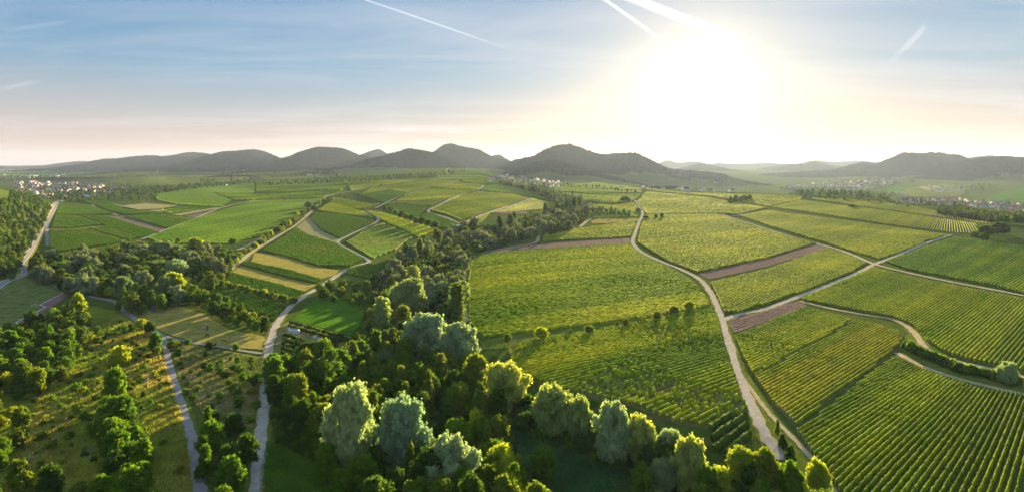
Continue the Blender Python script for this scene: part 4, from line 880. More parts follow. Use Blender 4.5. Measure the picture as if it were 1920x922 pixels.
# pasture-side hedge and dirt track hedge
for i in range(26):
    t = i / 25; u = 1700 + (1912 - 1700) * t; v = np.interp(t, [0, .25, .5, 1], [646, 671, 690, 714]) - 2
    at_px(u + rng.normal(0, 1.5), v + rng.normal(0, 1), 24 - 3 * abs(t - .5), 19 + rng.normal(0, 2), BU, 'green' if i % 3 else 'dark', 'green bush of the dense hedge along the dirt track', 'bushes of the dirt track hedge')
WOOD = 'woodland trees along the brook'
scatter([(510, 690), (600, 650), (650, 650), (690, 600), (740, 600), (790, 640), (880, 640), (900, 700), (960, 740), (940, 780), (900, 760), (930, 830), (990, 900), (1000, 960), (640, 960), (600, 860), (600, 800), (510, 740)], 8.5, [(B, 'green'), (B, 'dark'), (CO, 'green'), (CO, 'olive'), (B, 'olive'), (B, 'green')], 'in the dark wood between the big willows', WOOD, (.75, 1.1), 1)
scatter([(850, 740), (900, 760), (960, 850), (990, 900), (1010, 960), (900, 960), (890, 850)], 8, [(B, 'yellow'), (CO, 'olive'), (B, 'olive')], 'in the sunlit band right of the big willows', WOOD, (.7, 1), 2)
scatter([(1000, 750), (1090, 780), (1180, 820), (1300, 850), (1330, 900), (1440, 870), (1560, 900), (1570, 960), (1200, 960), (1150, 850), (1040, 800)], 9.5, [(B, 'green'), (B, 'olive'), (B, 'dark'), (CO, 'green')], 'under the willow row at the lower field edge', WOOD, (.6, .9), 3)
scatter([(700, 530), (740, 490), (800, 460), (870, 480), (868, 530), (860, 600), (840, 600), (780, 560), (760, 610), (720, 560)], 8.5, [(B, 'green'), (B, 'olive'), (CO, 'dark'), (B, 'dark'), (WI, 'sage')], 'in the brook wood above the green meadow', WOOD, (.65, 1), 4)
scatter([(596, 532), (640, 528), (740, 545), (730, 562), (690, 562), (600, 548)], 8, [(B, 'green'), (RD, 'green'), (RD, 'yellow')], 'of the tree belt above the green meadow', WOOD, (.6, .85), 5)
scatter([(760, 470), (840, 440), (880, 425), (930, 430), (1000, 405), (1060, 385), (1100, 392), (1100, 405), (1060, 430), (1000, 440), (930, 455), (880, 475), (800, 500)], 11, [(B, 'green'), (B, 'olive'), (WI, 'sage'), (B, 'dark'), (RD, 'yellow')], 'in the winding brook wood beside the central slope', WOOD, (.75, 1.15), 6)
scatter([(935, 338), (980, 345), (1020, 352), (1060, 372), (1095, 378), (1100, 388), (1060, 388), (1030, 372), (1000, 358), (940, 345)], 15, [(B, 'green'), (B, 'dark'), (WI, 'sage'), (PO, 'dark')], 'in the far tree belt below the middle village', WOOD, (.9, 1.3), 7)
scatter([(1108, 392), (1130, 387), (1180, 398), (1182, 402), (1120, 400)], 14, [(RD, 'dark'), (B, 'green')], 'in the hedge across the upper vineyards', 'hedge trees', (.6, .9), 8)
scatter([(960, 740), (1060, 790), (1180, 830), (1260, 870), (1240, 900), (1120, 860), (1040, 830), (960, 800)], 4.5, [(BU, 'dark'), (BU, 'green'), (RD, 'dark')], 'at the foot of the willow row by the reeds', 'undergrowth of the brook wood', (.7, 1.3), 41, dz=2)
scatter([(520, 680), (700, 620), (860, 650), (940, 740), (990, 900), (700, 950), (600, 860)], 7, [(BU, 'dark'), (BU, 'green')], 'in the undergrowth of the dark wood', 'undergrowth of the brook wood', (.8, 1.5), 42, dz=2)
scatter([(70, 490), (230, 475), (430, 480), (420, 520), (350, 560), (240, 570), (120, 530)], 8, [(BU, 'dark'), (BU, 'green')], 'in the undergrowth of the left wood', 'undergrowth of the left wood', (.8, 1.5), 43, dz=2)
LW = 'trees of the left wood'
scatter([(62, 480), (110, 486), (180, 470), (235, 462), (330, 458), (400, 470), (440, 476), (430, 505), (390, 540), (350, 560), (250, 580), (225, 548), (130, 538), (60, 515)], 8.5, [(B, 'green'), (B, 'dark'), (B, 'olive'), (RD, 'yellow'), (CO, 'green'), (B, 'green'), (WI, 'sage')], 'in the left wood beyond the pasture', LW, (.6, 1.0), 10)
scatter([(330, 532), (390, 548), (440, 572), (500, 586), (506, 612), (440, 596), (372, 566)], 7, [(B, 'green'), (RD, 'green'), (RD, 'yellow'), (B, 'dark')], 'of the belt behind the horse pasture', LW, (.5, .8), 11)
scatter([(-10, 380), (40, 352), (75, 372), (96, 388), (80, 420), (60, 455), (40, 485), (30, 512), (-10, 520)], 12, [(B, 'green'), (B, 'olive'), (RD, 'green'), (RD, 'yellow'), (B, 'dark'), (B, 'dark')], 'on the bushy slope left of the asphalt road', 'trees of the slope at the left edge', (.6, .95), 12)
scatter([(-30, 640), (20, 615), (80, 590), (130, 572), (165, 600), (150, 640), (120, 700), (60, 720), (-30, 740)], 7.5, [(B, 'green'), (B, 'olive'), (B, 'dark'), (B, 'green')], 'in the dense wood below the sports pitch', 'trees below the sports pitch', (.6, .9), 13)
scatter([(-60, 740), (40, 740), (60, 800), (30, 960), (-60, 960)], 8.5, [(B, 'olive'), (B, 'green'), (RD, 'yellow')], 'in the shaded lower left corner', 'trees of the lower left corner', (.5, .8), 14)
scatter([(60, 890), (200, 890), (230, 930), (230, 980), (40, 980)], 8, [(B, 'green'), (RD, 'olive'), (B, 'dark')], 'along the bottom edge of the wild meadow', 'trees of the lower left corner', (.5, .75), 15)
scatter([(195, 745), (245, 760), (280, 880), (290, 960), (205, 960), (210, 850), (185, 800)], 5, [(RD, 'green'), (B, 'green'), (RD, 'dark'), (RD, 'green')], 'in the overgrown band left of the asphalt lane', 'overgrown band on the wild meadow', (.6, .95), 16)
scatter([(372, 795), (420, 775), (468, 790), (462, 860), (448, 960), (398, 960), (382, 880)], 7.5, [(B, 'green'), (B, 'dark'), (B, 'dark'), (CO, 'green')], 'between the asphalt lane and the white track', 'trees between lane and white track', (.6, .9), 17)
scatter([(508, 700), (570, 690), (600, 740), (600, 790), (512, 765)], 8, [(B, 'green'), (B, 'dark')], 'at the wood edge beside the white track', WOOD, (.6, .85), 18)
WM = 'shrubs and small trees of the wild meadow'
scatter([(130, 640), (230, 600), (300, 650), (310, 720), (260, 760), (190, 800), (60, 880), (70, 780), (130, 700)], 7.5, [(AI, 'olive'), (AI, 'green'), (BU, 'olive'), (BU, 'green'), (BU, 'yellow'), (BU, 'olive')], 'scattered on the golden wild meadow', WM, (.35, .95), 19, dz=2)
scatter([(100, 660), (230, 600), (300, 650), (312, 720), (270, 770), (190, 780), (180, 860), (60, 880), (30, 800)], 6.2, [(AI, 'olive'), (BU, 'olive'), (BU, 'green'), (AI, 'dark'), (BU, 'dark')], 'in the low scrub of the wild meadow', WM, (.25, .6), 44, dz=1)
scatter([(285, 760), (330, 760), (352, 930), (300, 930)], 13, [(BU, 'yellow'), (BU, 'olive')], 'on the grassy strip left of the asphalt lane', WM, (.35, .7), 20, dz=1)
scatter([(325, 655), (480, 672), (488, 780), (400, 790), (350, 740)], 6.5, [(AI, 'green'), (BU, 'green'), (AI, 'dark'), (BU, 'olive')], 'in the weedy orchard right of the asphalt lane', 'orchard trees right of the lane', (.4, .9), 21, dz=2)
# embankment hedge along the lane, left of the vineyards
for i in range(44):
    t = i / 43; u = np.interp(t, [0, .3, .6, 1], [395, 480, 545, 604]); v = np.interp(t, [0, .3, .6, 1], [522, 458, 414, 374]); 
    s = np.interp(t, [0, 1], [17, 8]); at_px(u + rng.normal(0, 2), v + rng.normal(0, 1.5), s * rng.uniform(.7, 1.2), s * rng.uniform(.6, 1.0), (RD, BU)[i % 2], ('green', 'yellow', 'olive')[i % 3], 'small tree of the long hedge beside the embankment lane', 'trees of the embankment hedge')
# yellow green hedge between the two dark vine plots
for i in range(20):
    t = i / 19; at_px(402 + 148 * t, 527 + 36 * t + rng.normal(0, 1), 13, 14 + rng.normal(0, 2), RD, ('yellow', 'olive', 'green')[i % 3], 'young tree in the row between two short dark vine plots', 'tree row between the dark vine plots')
# orchard rows of little trees
def orow(a, b, n, s, label):
    for i in range(n):
        t = (i + rng.uniform(-.2, .2)) / (n - 1); at_px(a[0] + (b[0] - a[0]) * t, a[1] + (b[1] - a[1]) * t + rng.normal(0, .6), s * rng.uniform(.8, 1.25), s * rng.uniform(.85, 1.3), RD, 'dark' if rng.random() < .7 else 'green', f'{ordinal(i + 1)} tree from the left in ' + label, 'orchard trees in rows')
for k in range(2): orow((546 - k * 4, 604 + k * 6), (648, 632 + k * 8), 20, 8, f'the {ordinal(k + 1)} orchard row below the green meadow')
for k in range(6): orow((534 - k * 1, 626 + k * 9), (606 + k * 6, 652 + k * 10), 14, 9, f'the {ordinal(k + 1)} orchard row below the tarpaulin stack')
for k in range(6): orow((512 + k * 2, 768 + k * 11), (596, 806 + k * 11), 12, 13, f'the {ordinal(k + 1)} orchard row left of the tallest willow')
# far belts
FB = 'trees of the far belts'
for poly, s, mix, where, sz in [
   ([(60, 368), (250, 352), (300, 358), (290, 375), (200, 372), (160, 378), (100, 372)], 24, [(B, 'green'), (B, 'dark'), (RD, 'olive')], 'in front of the left village', 1),
   ([(230, 350), (300, 350), (420, 342), (480, 336), (480, 342), (390, 350), (290, 362), (240, 360)], 26, [(B, 'dark'), (B, 'green')], 'in the belt right of the left village', 1.1),
   ([(0, 332), (150, 330), (150, 338), (0, 340)], 40, [(B, 'dark')], 'in the belt behind the left village', 1.3),
   ([(490, 342), (600, 335), (680, 333), (760, 328), (850, 322), (850, 327), (760, 334), (690, 339), (600, 342), (500, 346)], 30, [(B, 'dark'), (B, 'green')], 'in the belt under the wooded hills', 1.2),
   ([(480, 322), (560, 324), (640, 325), (640, 329), (480, 327)], 60, [(B, 'dark')], 'at the foot of the wooded hills', 1.6),
   ([(1756, 388), (1800, 390), (1900, 399), (1925, 402), (1925, 414), (1850, 412), (1760, 398)], 9, [(B, 'dark'), (B, 'green')], 'of the dark wood in front of the right village', .95),
   ([(1500, 366), (1600, 370), (1700, 378), (1690, 383), (1600, 374), (1500, 368)], 16, [(BU, 'dark'), (RD, 'dark')], 'along the ridge of the right vineyards', .8),
   ([(1460, 352), (1600, 352), (1680, 362), (1660, 372), (1500, 364)], 34, [(B, 'dark'), (B, 'green')], 'on the hazy valley floor at the right', 1.3),
   ([(1580, 338), (1700, 332), (1720, 340), (1640, 352)], 60, [(B, 'dark')], 'between the houses of the far valley town', 1.4),
   ([(1700, 372), (1780, 372), (1920, 384), (1920, 400), (1800, 392), (1720, 384)], 40, [(B, 'dark'), (CO, 'dark')], 'between the houses of the right village', 1.1),
   ([(25, 345), (240, 347), (240, 362), (100, 370)], 55, [(B, 'dark'), (CO, 'dark')], 'between the houses of the left village', 1.1),
   ([(905, 332), (1060, 336), (1060, 350), (950, 344)], 70, [(B, 'dark')], 'between the houses of the middle village', 1.0),
   ([(1362, 373), (1408, 368), (1408, 371), (1366, 379)], 8, [(RD, 'dark'), (B, 'dark')], 'of the dark copse beside the mast on the ridge', .9),
   ([(1060, 345), (1120, 348), (1200, 358), (1200, 361), (1120, 353), (1070, 350)], 30, [(RD, 'dark'), (B, 'dark')], 'in the hedge on the far side of the ridge', .9),
   ([(1800, 352), (1860, 345), (1870, 352), (1810, 360)], 50, [(B, 'dark')], 'on the slope behind the right village', 1.3),
   ([(690, 348), (760, 342), (820, 335), (822, 337), (700, 354)], 60, [(RD, 'dark'), (BU, 'green')], 'beside the pale lane over the far vineyards', .8),
   ([(600, 372), (640, 364), (700, 354), (702, 357), (640, 372), (606, 378)], 22, [(RD, 'dark'), (BU, 'green')], 'beside the pale lane above the central vineyards', .8)]:
    scatter(poly, s, mix, where, FB, (.7, 1.15), int(poly[0][0]) + 99, size=sz)
for i in range(34):      # the row of dark poplars on the plain
    at_px(125 + i * 4.6 + rng.normal(0, .8), 331 - i * .05, 2.6, 6.5 + rng.normal(0, .6), PO, 'dark', 'dark columnar poplar in the long row on the plain', 'poplar row on the plain')
for u, v in [(377, 340), (383, 340), (389, 340), (394, 341), (400, 339), (434, 335), (470, 333), (610, 334), (620, 333), (632, 333), (640, 332)]:
    at_px(u, v, 5, 13, PO, 'dark', 'dark clump poplar in the belt before the wooded hills', 'poplars of the far belt')
cnt_ = {}
for t in TREES: cnt_[t[8]] = cnt_.get(t[8], 0) + 1
multi = {k for k, c in cnt_.items() if c > 1}; seen_ = {}
TREES.sort(key=lambda t: -t[0]); nt_, nb_ = 0, 0; rest = []
for t in TREES:
    imp, x, y, z, R, Ht, kind, tint, label, group, ex = t
    if y < 1100 and label in multi:
        u_, v_ = CX + F * x / y, HOR + F * (H - z - Ht * .6) / y; label = f"{WORD[tint]} {NOUN[kind]} {place_word(u_, v_)}"; seen_[label] = seen_.get(label, 0) + 1
        if seen_[label] > 1: label = ('', 'smaller ', 'slimmer ', 'lesser ', 'little ')[min(4, seen_[label] - 1)] + label
    shrub = kind in (BU, AI) or Ht < 3.2
    if (shrub and nb_ >= 240) or (not shrub and nt_ >= 330): rest.append(t); continue
    if shrub: nb_ += 1
    else: nt_ += 1
    i = int(rng.integers(NV[kind])); k = KIND[kind]; e = empty(dict(bush='bush', poplar='poplar', willow='willow', cone='alder', airy='fruit_tree', round='small_tree', broad='tree')[kind], (x, y, z), rng.random() * 6.28); qx = rng.uniform(.86, 1.14); s = (R / k['R'] * qx, R / k['R'] / qx, Ht / k['H']); e.rotation_euler = (rng.normal(0, .035), rng.normal(0, .035), e.rotation_euler[2])
    tag(e, label, {'bush': 'bush'}.get(kind, 'tree'), group)
    c = ob('crown', crown_for(kind, tint, i), e); c.scale = s
    tr = ob('trunk', trunk_for(kind, i), e); tr.scale = s
# the many smaller ones as one mass
low = {}; Vs, Fs, Cs, b = [], [], [], 0; Tm = []
for t in rest:
    imp, x, y, z, R, Ht, kind, tint, *_ = t; lod = .30 if y < 600 else .12 if y < 1200 else .05; key = (kind, int(rng.integers(2)), lod)
    if key not in low:
        V, (Fc, Fl) = crown_np(kind, 77 + key[1], lod); low[key] = (V, np.vstack([Fc, Fl]))
    V, Fq = low[key]; k = KIND[kind]; a = rng.random() * 6.28; Rm = np.array([[math.cos(a), -math.sin(a)], [math.sin(a), math.cos(a)]])
    P = V * np.array([R / k['R'], R / k['R'], Ht / k['H']]); P[:, :2] = P[:, :2] @ Rm.T; P += (x, y, z)
    c0, c1 = LEAF[tint]; c = (np.array(c0) + np.array(c1)) / 2 * (.9 if y > 500 else 1.05) * rng.uniform(.75, 1.25)
    Vs.append(P); Fs.append(Fq + b); b += len(P); Cs.append(np.tile(c, (len(P), 1)))
print('trees', len(TREES), 'single', nt_, nb_, 'rest', len(rest), 'faces', sum(len(f) for f in Fs))
if Vs:
    V = np.vstack(Vs); Fq = np.vstack(Fs); C = np.vstack(Cs); tri = Fq[:, 2] == Fq[:, 3]
    me = bpy.data.meshes.new('distant_woodland'); me.vertices.add(len(V)); me.vertices.foreach_set('co', V.astype(np.float32).ravel())
    T3, T4 = Fq[tri][:, :3], Fq[~tri]; li = np.concatenate([T3.ravel(), T4.ravel()]); ls = np.concatenate([np.arange(len(T3)) * 3, len(T3) * 3 + np.arange(len(T4)) * 4])
    me.loops.add(len(li)); me.loops.foreach_set('vertex_index', li.astype(np.int32)); me.polygons.add(len(ls)); me.polygons.foreach_set('loop_start', ls.astype(np.int32))
    a = me.color_attributes.new('Col', 'FLOAT_COLOR', 'POINT'); cc = np.ones((len(V), 4), np.float32); cc[:, :3] = C; a.data.foreach_set('color', cc.ravel()); me.update(calc_edges=True); me.materials.append(M['farleaf'])
    tag(ob('distant_woodland', me), 'smaller trees and shrubs of the farther woods', kind='stuff')
# dead and bare trees on the wild meadow
for u, v, h_, lab in [(58, 872, 34, 'bare grey tree with spreading branches at the lower left'), (167, 858, 28, 'small bare tree left of the overgrown band'), (205, 838, 40, 'leaning bare tree against the overgrown band'), (106, 826, 20, 'thin dead tree in the wild meadow'), (124, 795, 18, 'thin grey dead tree, upper of two'), (276, 728, 34, 'bare twiggy tree among golden grass'), (290, 866, 24, 'dead tree on the strip left of the lane')]:
    p = unp([(u, v)])[0]; Ht = h_ * p[1] / F; e = empty('dead_tree', tuple(p), rng.random() * 6); k = KIND['airy']; tag(e, lab, 'tree', 'dead trees of the wild meadow')
    tr = ob('trunk', trunk_for('airy', int(rng.integers(3)), True), e); tr.scale = (Ht / k['H'],) * 3
# tall grass tufts on the wild meadow and reeds
def tufts(name, poly, n, hgt, col, label):
    P = unp(densify(poly, 15))[:, :2]; lo, hi = P.min(0), P.max(0); q = lo + rng.random((n * 3, 2)) * (hi - lo); q = q[inpoly(P, q)]
    pn = noise2(q[:, 0], q[:, 1], 7) * .6 + rng.random(len(q)) * .5; q = q[pn > .42][:n]; m = len(q); Vv = []; z = Tz(q[:, 0], q[:, 1]) + .05; cl = []
    for b in range(4):
        a = rng.random(m) * 6.28; w_ = .22; hh = hgt * rng.uniform(.5, 1.3, m); dx, dy = np.cos(a), np.sin(a); lx, ly = rng.normal(0, .35, m), rng.normal(0, .35, m); ox, oy = rng.normal(0, .3, m), rng.normal(0, .3, m)
        Vv.append(np.stack([np.column_stack([q[:, 0] + ox - dx * w_, q[:, 1] + oy - dy * w_, z]), np.column_stack([q[:, 0] + ox + dx * w_, q[:, 1] + oy + dy * w_, z]), np.column_stack([q[:, 0] + ox + lx, q[:, 1] + oy + ly, z + hh])], 1))
        nn = noise2(q[:, 0], q[:, 1], 13)[:, None]; c = np.array(col[0]) * (1 - nn) + np.array(col[1]) * nn; cl.append(np.repeat(c * rng.uniform(.7, 1.3, (m, 1)), 3, 0))
    V = np.vstack([v.reshape(-1, 3) for v in Vv]); me = mesh_np(name, V, np.arange(len(V)).reshape(-1, 3), M['farleaf'], np.vstack(cl)); tag(ob(name, me), label, kind='stuff')
tufts('tall_grass', [(130, 620), (220, 590), (290, 630), (314, 700), (340, 780), (355, 860), (360, 935), (0, 935), (60, 780)], 42000, 1.05, ((.46, .38, .09), (.22, .34, .03)), 'tall golden grass of the wild meadow')
tufts('tall_grass', [(320, 650), (380, 650), (495, 672), (484, 790), (400, 795), (340, 720)], 7000, .5, ((.30, .26, .10), (.12, .18, .03)), 'weedy grass of the orchard')
tufts('meadow_grass', [(500, 826), (560, 845), (628, 882), (660, 930), (486, 930), (490, 880)], 9000, .35, ((.06, .16, .01), (.12, .22, .02)), 'mown green grass at the bottom left of the wood')
tufts('reeds', [(960, 790), (1020, 770), (1120, 830), (1180, 900), (1080, 945), (990, 930)], 9000, 1.6, ((.05, .15, .04), (.08, .21, .06)), 'dense green reeds in the clearing')
# ---------------------------------------------------------------- villages
WALL = {'white': plain('white_render', (.80, .78, .74)), 'cream': plain('cream_render', (.62, .54, .42)), 'grey': plain('grey_render', (.48, .47, .46)), 'pink': plain('rose_render', (.60, .42, .36))}
ROOF = {'red': plain('red_tiles', (.30, .10, .07)), 'brown': plain('brown_tiles', (.17, .085, .065)), 'grey': plain('slate', (.13, .13, .15)), 'orange': plain('orange_tiles', (.42, .18, .10))}
GL = plain('window_glass', (.05, .06, .08), .2)
_h = {}
def house_meshes(i):
    if i in _h: return _h[i]
    r = random.Random(i); L_, W_, e = r.uniform(9, 16), r.uniform(8, 10.5), r.uniform(4.2, 6.5); rg = e + W_ * .5 * r.uniform(.75, 1.05); l, w_ = L_ / 2, W_ / 2
    wl = MB(); wl.add([(-l, -w_, -2), (l, -w_, -2), (l, w_, -2), (-l, w_, -2), (-l, -w_, e), (l, -w_, e), (l, w_, e), (-l, w_, e), (-l, 0, rg - .25), (l, 0, rg - .25)], [(0, 1, 5, 4), (2, 3, 7, 6), (1, 2, 6, 9, 5), (3, 0, 4, 8, 7)])
    rf = MB(); o_ = .6; t = .28; ev = e - o_ * (rg - e) / w_
    rf.add([(-l - o_, -w_ - o_, ev), (l + o_, -w_ - o_, ev), (l + o_, 0, rg), (-l - o_, 0, rg), (-l - o_, w_ + o_, ev), (l + o_, w_ + o_, ev), (-l - o_, -w_ - o_, ev + t), (l + o_, -w_ - o_, ev + t), (l + o_, 0, rg + t), (-l - o_, 0, rg + t), (-l - o_, w_ + o_, ev + t), (l + o_, w_ + o_, ev + t)],
           [(6, 7, 8, 9), (9, 8, 11, 10), (0, 3, 2, 1), (3, 4, 5, 2), (0, 1, 7, 6), (4, 10, 11, 5), (0, 6, 9, 3), (3, 9, 10, 4), (1, 2, 8, 7), (2, 5, 11, 8)])
    rf.box(l * .3, l * .3 + .8, .6, 1.4, rg - 1.2, rg + 1.1)
    wn = MB()
    for s in (-1, 1):
        for k in range(3):
            x = -l + (k + .5) * L_ / 3
            for z0 in ((1.0,) if e < 5 else (1.0, 3.7)):
                wn.box(x - .6, x + .6, s * w_ - .06, s * w_ + .06, z0, z0 + 1.4)
    _h[i] = (wl, rf, wn); return _h[i]
_hm = {}
HOUSES = []
def village(poly, n, where, group, seed, sp=15, walls=('white', 'white', 'cream', 'grey', 'white', 'white'), roofs=('red', 'brown', 'brown', 'grey', 'grey', 'brown')):
    r = np.random.default_rng(seed); E = unp(densify(poly, 8), 3)[:, :2]; lo, hi = E.min(0), E.max(0); got = []; tries = 0
    ang = r.uniform(0, 3); n0 = len(HOUSES)
    while len(got) < n and tries < 60000:
        tries += 1; p = lo + r.random(2) * (hi - lo)
        if not inpoly(E, p[None])[0]: continue
        if got and min((p[0] - q[0]) ** 2 + (p[1] - q[1]) ** 2 for q in got) < sp * sp: continue
        got.append(p); wk, rk = walls[int(r.integers(len(walls)))], roofs[int(r.integers(len(roofs)))]
        HOUSES.append((1 / p[1], p, int(r.integers(8)), wk, rk, ang + (0 if r.random() < .5 else 1.57) + r.normal(0, .15) + .6 * math.sin(p[0] / 150), f"{wk} house with {rk} roof {where}", group, r.uniform(.95, 1.3)))
    U_ = [CX + F * h[1][0] / h[1][1] for h in HOUSES[n0:]]; Y_ = [h[1][1] for h in HOUSES[n0:]]
    for q in range(n0, len(HOUSES)):
        h = list(HOUSES[q]); u_, y_ = U_[q - n0], Y_[q - n0]; fu = (np.array(U_) < u_).mean(); fy = (np.array(Y_) < y_).mean()
        part_ = ('left end', 'left half', 'centre', 'right half', 'right end')[min(4, int(fu * 5))]; row_ = ('front', 'near', 'middle', 'rear', 'rearmost')[min(4, int(fy * 5))]
        h[6] = h[6].replace(' in the', f', {row_} rows, {part_} of the', 1).replace(' on the', f', {row_} rows, {part_}, on the', 1); HOUSES[q] = tuple(h)
village([(22, 346), (60, 341), (150, 343), (240, 350), (244, 358), (200, 364), (150, 362), (110, 372), (40, 364)], 170, 'in the village at the left', 'houses of the left village', 1, 15)
village([(905, 334), (945, 328), (1000, 334), (1060, 343), (1056, 351), (1000, 352), (950, 345), (910, 340)], 90, 'in the village at the middle', 'houses of the middle village', 2, 15)
village([(1200, 348), (1300, 352), (1390, 358), (1390, 363), (1300, 361), (1205, 354)], 60, 'in the hazy village behind the ridge', 'houses of the village behind the ridge', 3, 20)
village([(1460, 352), (1520, 343), (1600, 340), (1690, 338), (1650, 352), (1580, 360), (1470, 358)], 150, 'in the far valley town', 'houses of the far valley town', 4, 26)
village([(1684, 380), (1710, 372), (1790, 374), (1925, 384), (1925, 400), (1860, 399), (1790, 388), (1730, 380)], 160, 'in the village at the right', 'houses of the right village', 5, 13, ('white', 'grey', 'cream', 'white'), ('red', 'brown', 'grey', 'brown', 'red'))
village([(0, 327), (130, 326), (120, 333), (0, 334)], 24, 'on the plain behind the left village', 'houses on the plain', 6, 40)
village([(200, 316), (240, 314), (240, 318), (200, 319)], 14, 'below the first wooded hill', 'houses below the hills', 7, 40)
village([(400, 322), (480, 317), (480, 320), (400, 325)], 14, 'below the wooded hills', 'houses below the hills', 8, 40)
village([(1750, 348), (1830, 350), (1820, 360), (1730, 358)], 14, 'of the farms on the slope at the right', 'houses on the right slope', 9, 40)
HOUSES.sort(key=lambda h: -h[0]); Vw = {}
for j, (imp, p, i, wk, rk, a, lab, grp, s) in enumerate(HOUSES):
    z = float(Tz(p[0], p[1])) + .5
    if j < 300:
        e = empty('house', (p[0], p[1], z), a); tag(e, lab, 'house', grp)
        for nm, mb, mt, key in (('wall', 0, WALL[wk], (i, 'w', wk)), ('roof', 1, ROOF[rk], (i, 'r', rk)), ('windows', 2, GL, (i, 'g'))):
            if nm == 'windows': continue
            if key not in _hm: _hm[key] = house_meshes(i)[mb].mesh(nm, mt)
            c = ob(nm, _hm[key], e); c.scale = (s, s, s)
    else:
        for mb, mt in ((0, WALL[wk]), (1, ROOF[rk])):
            q = house_meshes(i)[mb]; D_ = Vw.setdefault(mt.name, [MB(), mt])[0]; ca, sa = math.cos(a), math.sin(a)
            D_.add([(p[0] + s * (x * ca - y * sa), p[1] + s * (x * sa + y * ca), z + s * zz) for x, y, zz in q.v], q.f)
me = bpy.data.meshes.new('distant_houses'); v, f, mi = [], [], []
for k, (mb, mt) in enumerate(Vw.values()):
    me.materials.append(mt); b = len(v); v += mb.v; f += [tuple(i + b for i in q) for q in mb.f]; mi += [k] * len(mb.f)
me.from_pydata(v, [], f); me.polygons.foreach_set('material_index', mi); me.update(); tag(ob('distant_houses', me), 'the farther houses of the hazy valley towns', kind='stuff')
def hall(u, v, wpx, lab, ang=0, roof='grey', hh=6):
    p = unp([(u, v)])[0]; W_ = wpx * p[1] / F; e = empty('warehouse', tuple(p), ang); tag(e, lab, 'warehouse')
    b = MB(); b.box(-W_ / 2, W_ / 2, -W_ / 5, W_ / 5, -3, hh); b.build('wall', WALL['white'], e); r_ = MB(); x, y = W_ / 2 + .5, W_ / 5 + .5
    r_.add([(-x, -y, hh), (x, -y, hh), (x, y, hh), (-x, y, hh), (-x, 0, hh + 2), (x, 0, hh + 2)], [(0, 1, 5, 4), (2, 3, 4, 5), (0, 4, 3), (1, 2, 5), (3, 2, 1, 0)]); r_.build('roof', WALL['grey'] if roof == 'grey' else ROOF[roof], e)
for a in [(163, 370, 12, 'white hall at the near edge of the left village'), (176, 368, 9, 'white hall right of the nearest hall at the left village', .4), (35, 342, 12, 'long white hall at the far left of the village', .1), (100, 331, 18, 'long pale hall behind the left village'), (58, 331, 20, 'long flat hall at the far left plain'), (421, 349, 9, 'low farm building with red roof in the far belt', 0, 'red'),
          (580, 329, 10, 'pale farm building under the wooded hills'), (597, 329, 8, 'farm building with red roof under the wooded hills', 0, 'red'), (975, 345, 12, 'white hall at the near edge of the middle village', -.3), (1030, 350, 16, 'long white winery hall below the middle village', -.2), (1022, 349, 12, 'red roofed winery hall below the middle village', -.2, 'red'), (1762, 360, 10, 'white farm hall, leftmost of three behind the right village'), (1783, 360, 12, 'white farm hall, middle of three behind the right village'), (1797, 361, 9, 'white farm hall, rightmost of three behind the right village'), (1880, 381, 12, 'large white hall in the right village'), (1690, 363, 9, 'white building left of the farm halls')]:
    hall(*a)
# ---------------------------------------------------------------- castle ruin, masts
def px_on(u, v, depth): return Vector(((u - CX) / F * depth, depth, H - (v - HOR) / F * depth))
p = px_on(933, 291.5, 7200); e = empty('castle', p - Vector((0, 0, 6))); tag(e, 'small castle ruin with a tower on the saddle hilltop', 'castle')
b = MB(); b.box(-9, 9, -9, 9, -8, 30, 1); b.build('tower', M['concrete'], e); b = MB(); b.box(9.1, 46, -6, 6, -8, 13, 1); b.box(-34, -9.1, -6, 6, -12, 8, 1); b.build('wall', M['concrete'], e)
M['steel'] = plain('galvanised_steel', (.35, .35, .36), .5, .6)
def mast(u, vb, vt, lab):
    p = unp([(u, vb)])[0]; h_ = (vb - vt) * p[1] / F; e = empty('mast', tuple(p)); tag(e, lab, 'mast'); s = h_ * .022
    b = MB()
    for a in range(3): b.tube((s * math.cos(a * 2.1), s * math.sin(a * 2.1), -1), (s * .5 * math.cos(a * 2.1), s * .5 * math.sin(a * 2.1), h_ * .92), s * .32, s * .25, 5)
    b.build('lattice', M['steel'], e)
    b = MB()
    for i in range(16):
        z = h_ * .92 * i / 16; a = i * 2.1; q = s * (1 - i / 32); b.tube((q * math.cos(a), q * math.sin(a), z), (q * math.cos(a + 2.1), q * math.sin(a + 2.1), z + h_ * .06), s * .15, s * .15, 4)
    b.build('bracing', M['steel'], e); b = MB(); b.tube((0, 0, h_ * .9), (0, 0, h_), s * .3, s * .2, 5); b.box(-s * 1.6, s * 1.6, -s * .4, s * .4, h_ * .86, h_ * .9); b.build('antenna', M['steel'], e)
mast(1398, 369, 343, 'thin lattice mast rising from the ridge copse'); mast(295, 328, 318, 'slim mast on the far left plain'); mast(873, 330, 315, 'slim mast on the hill above the middle village')
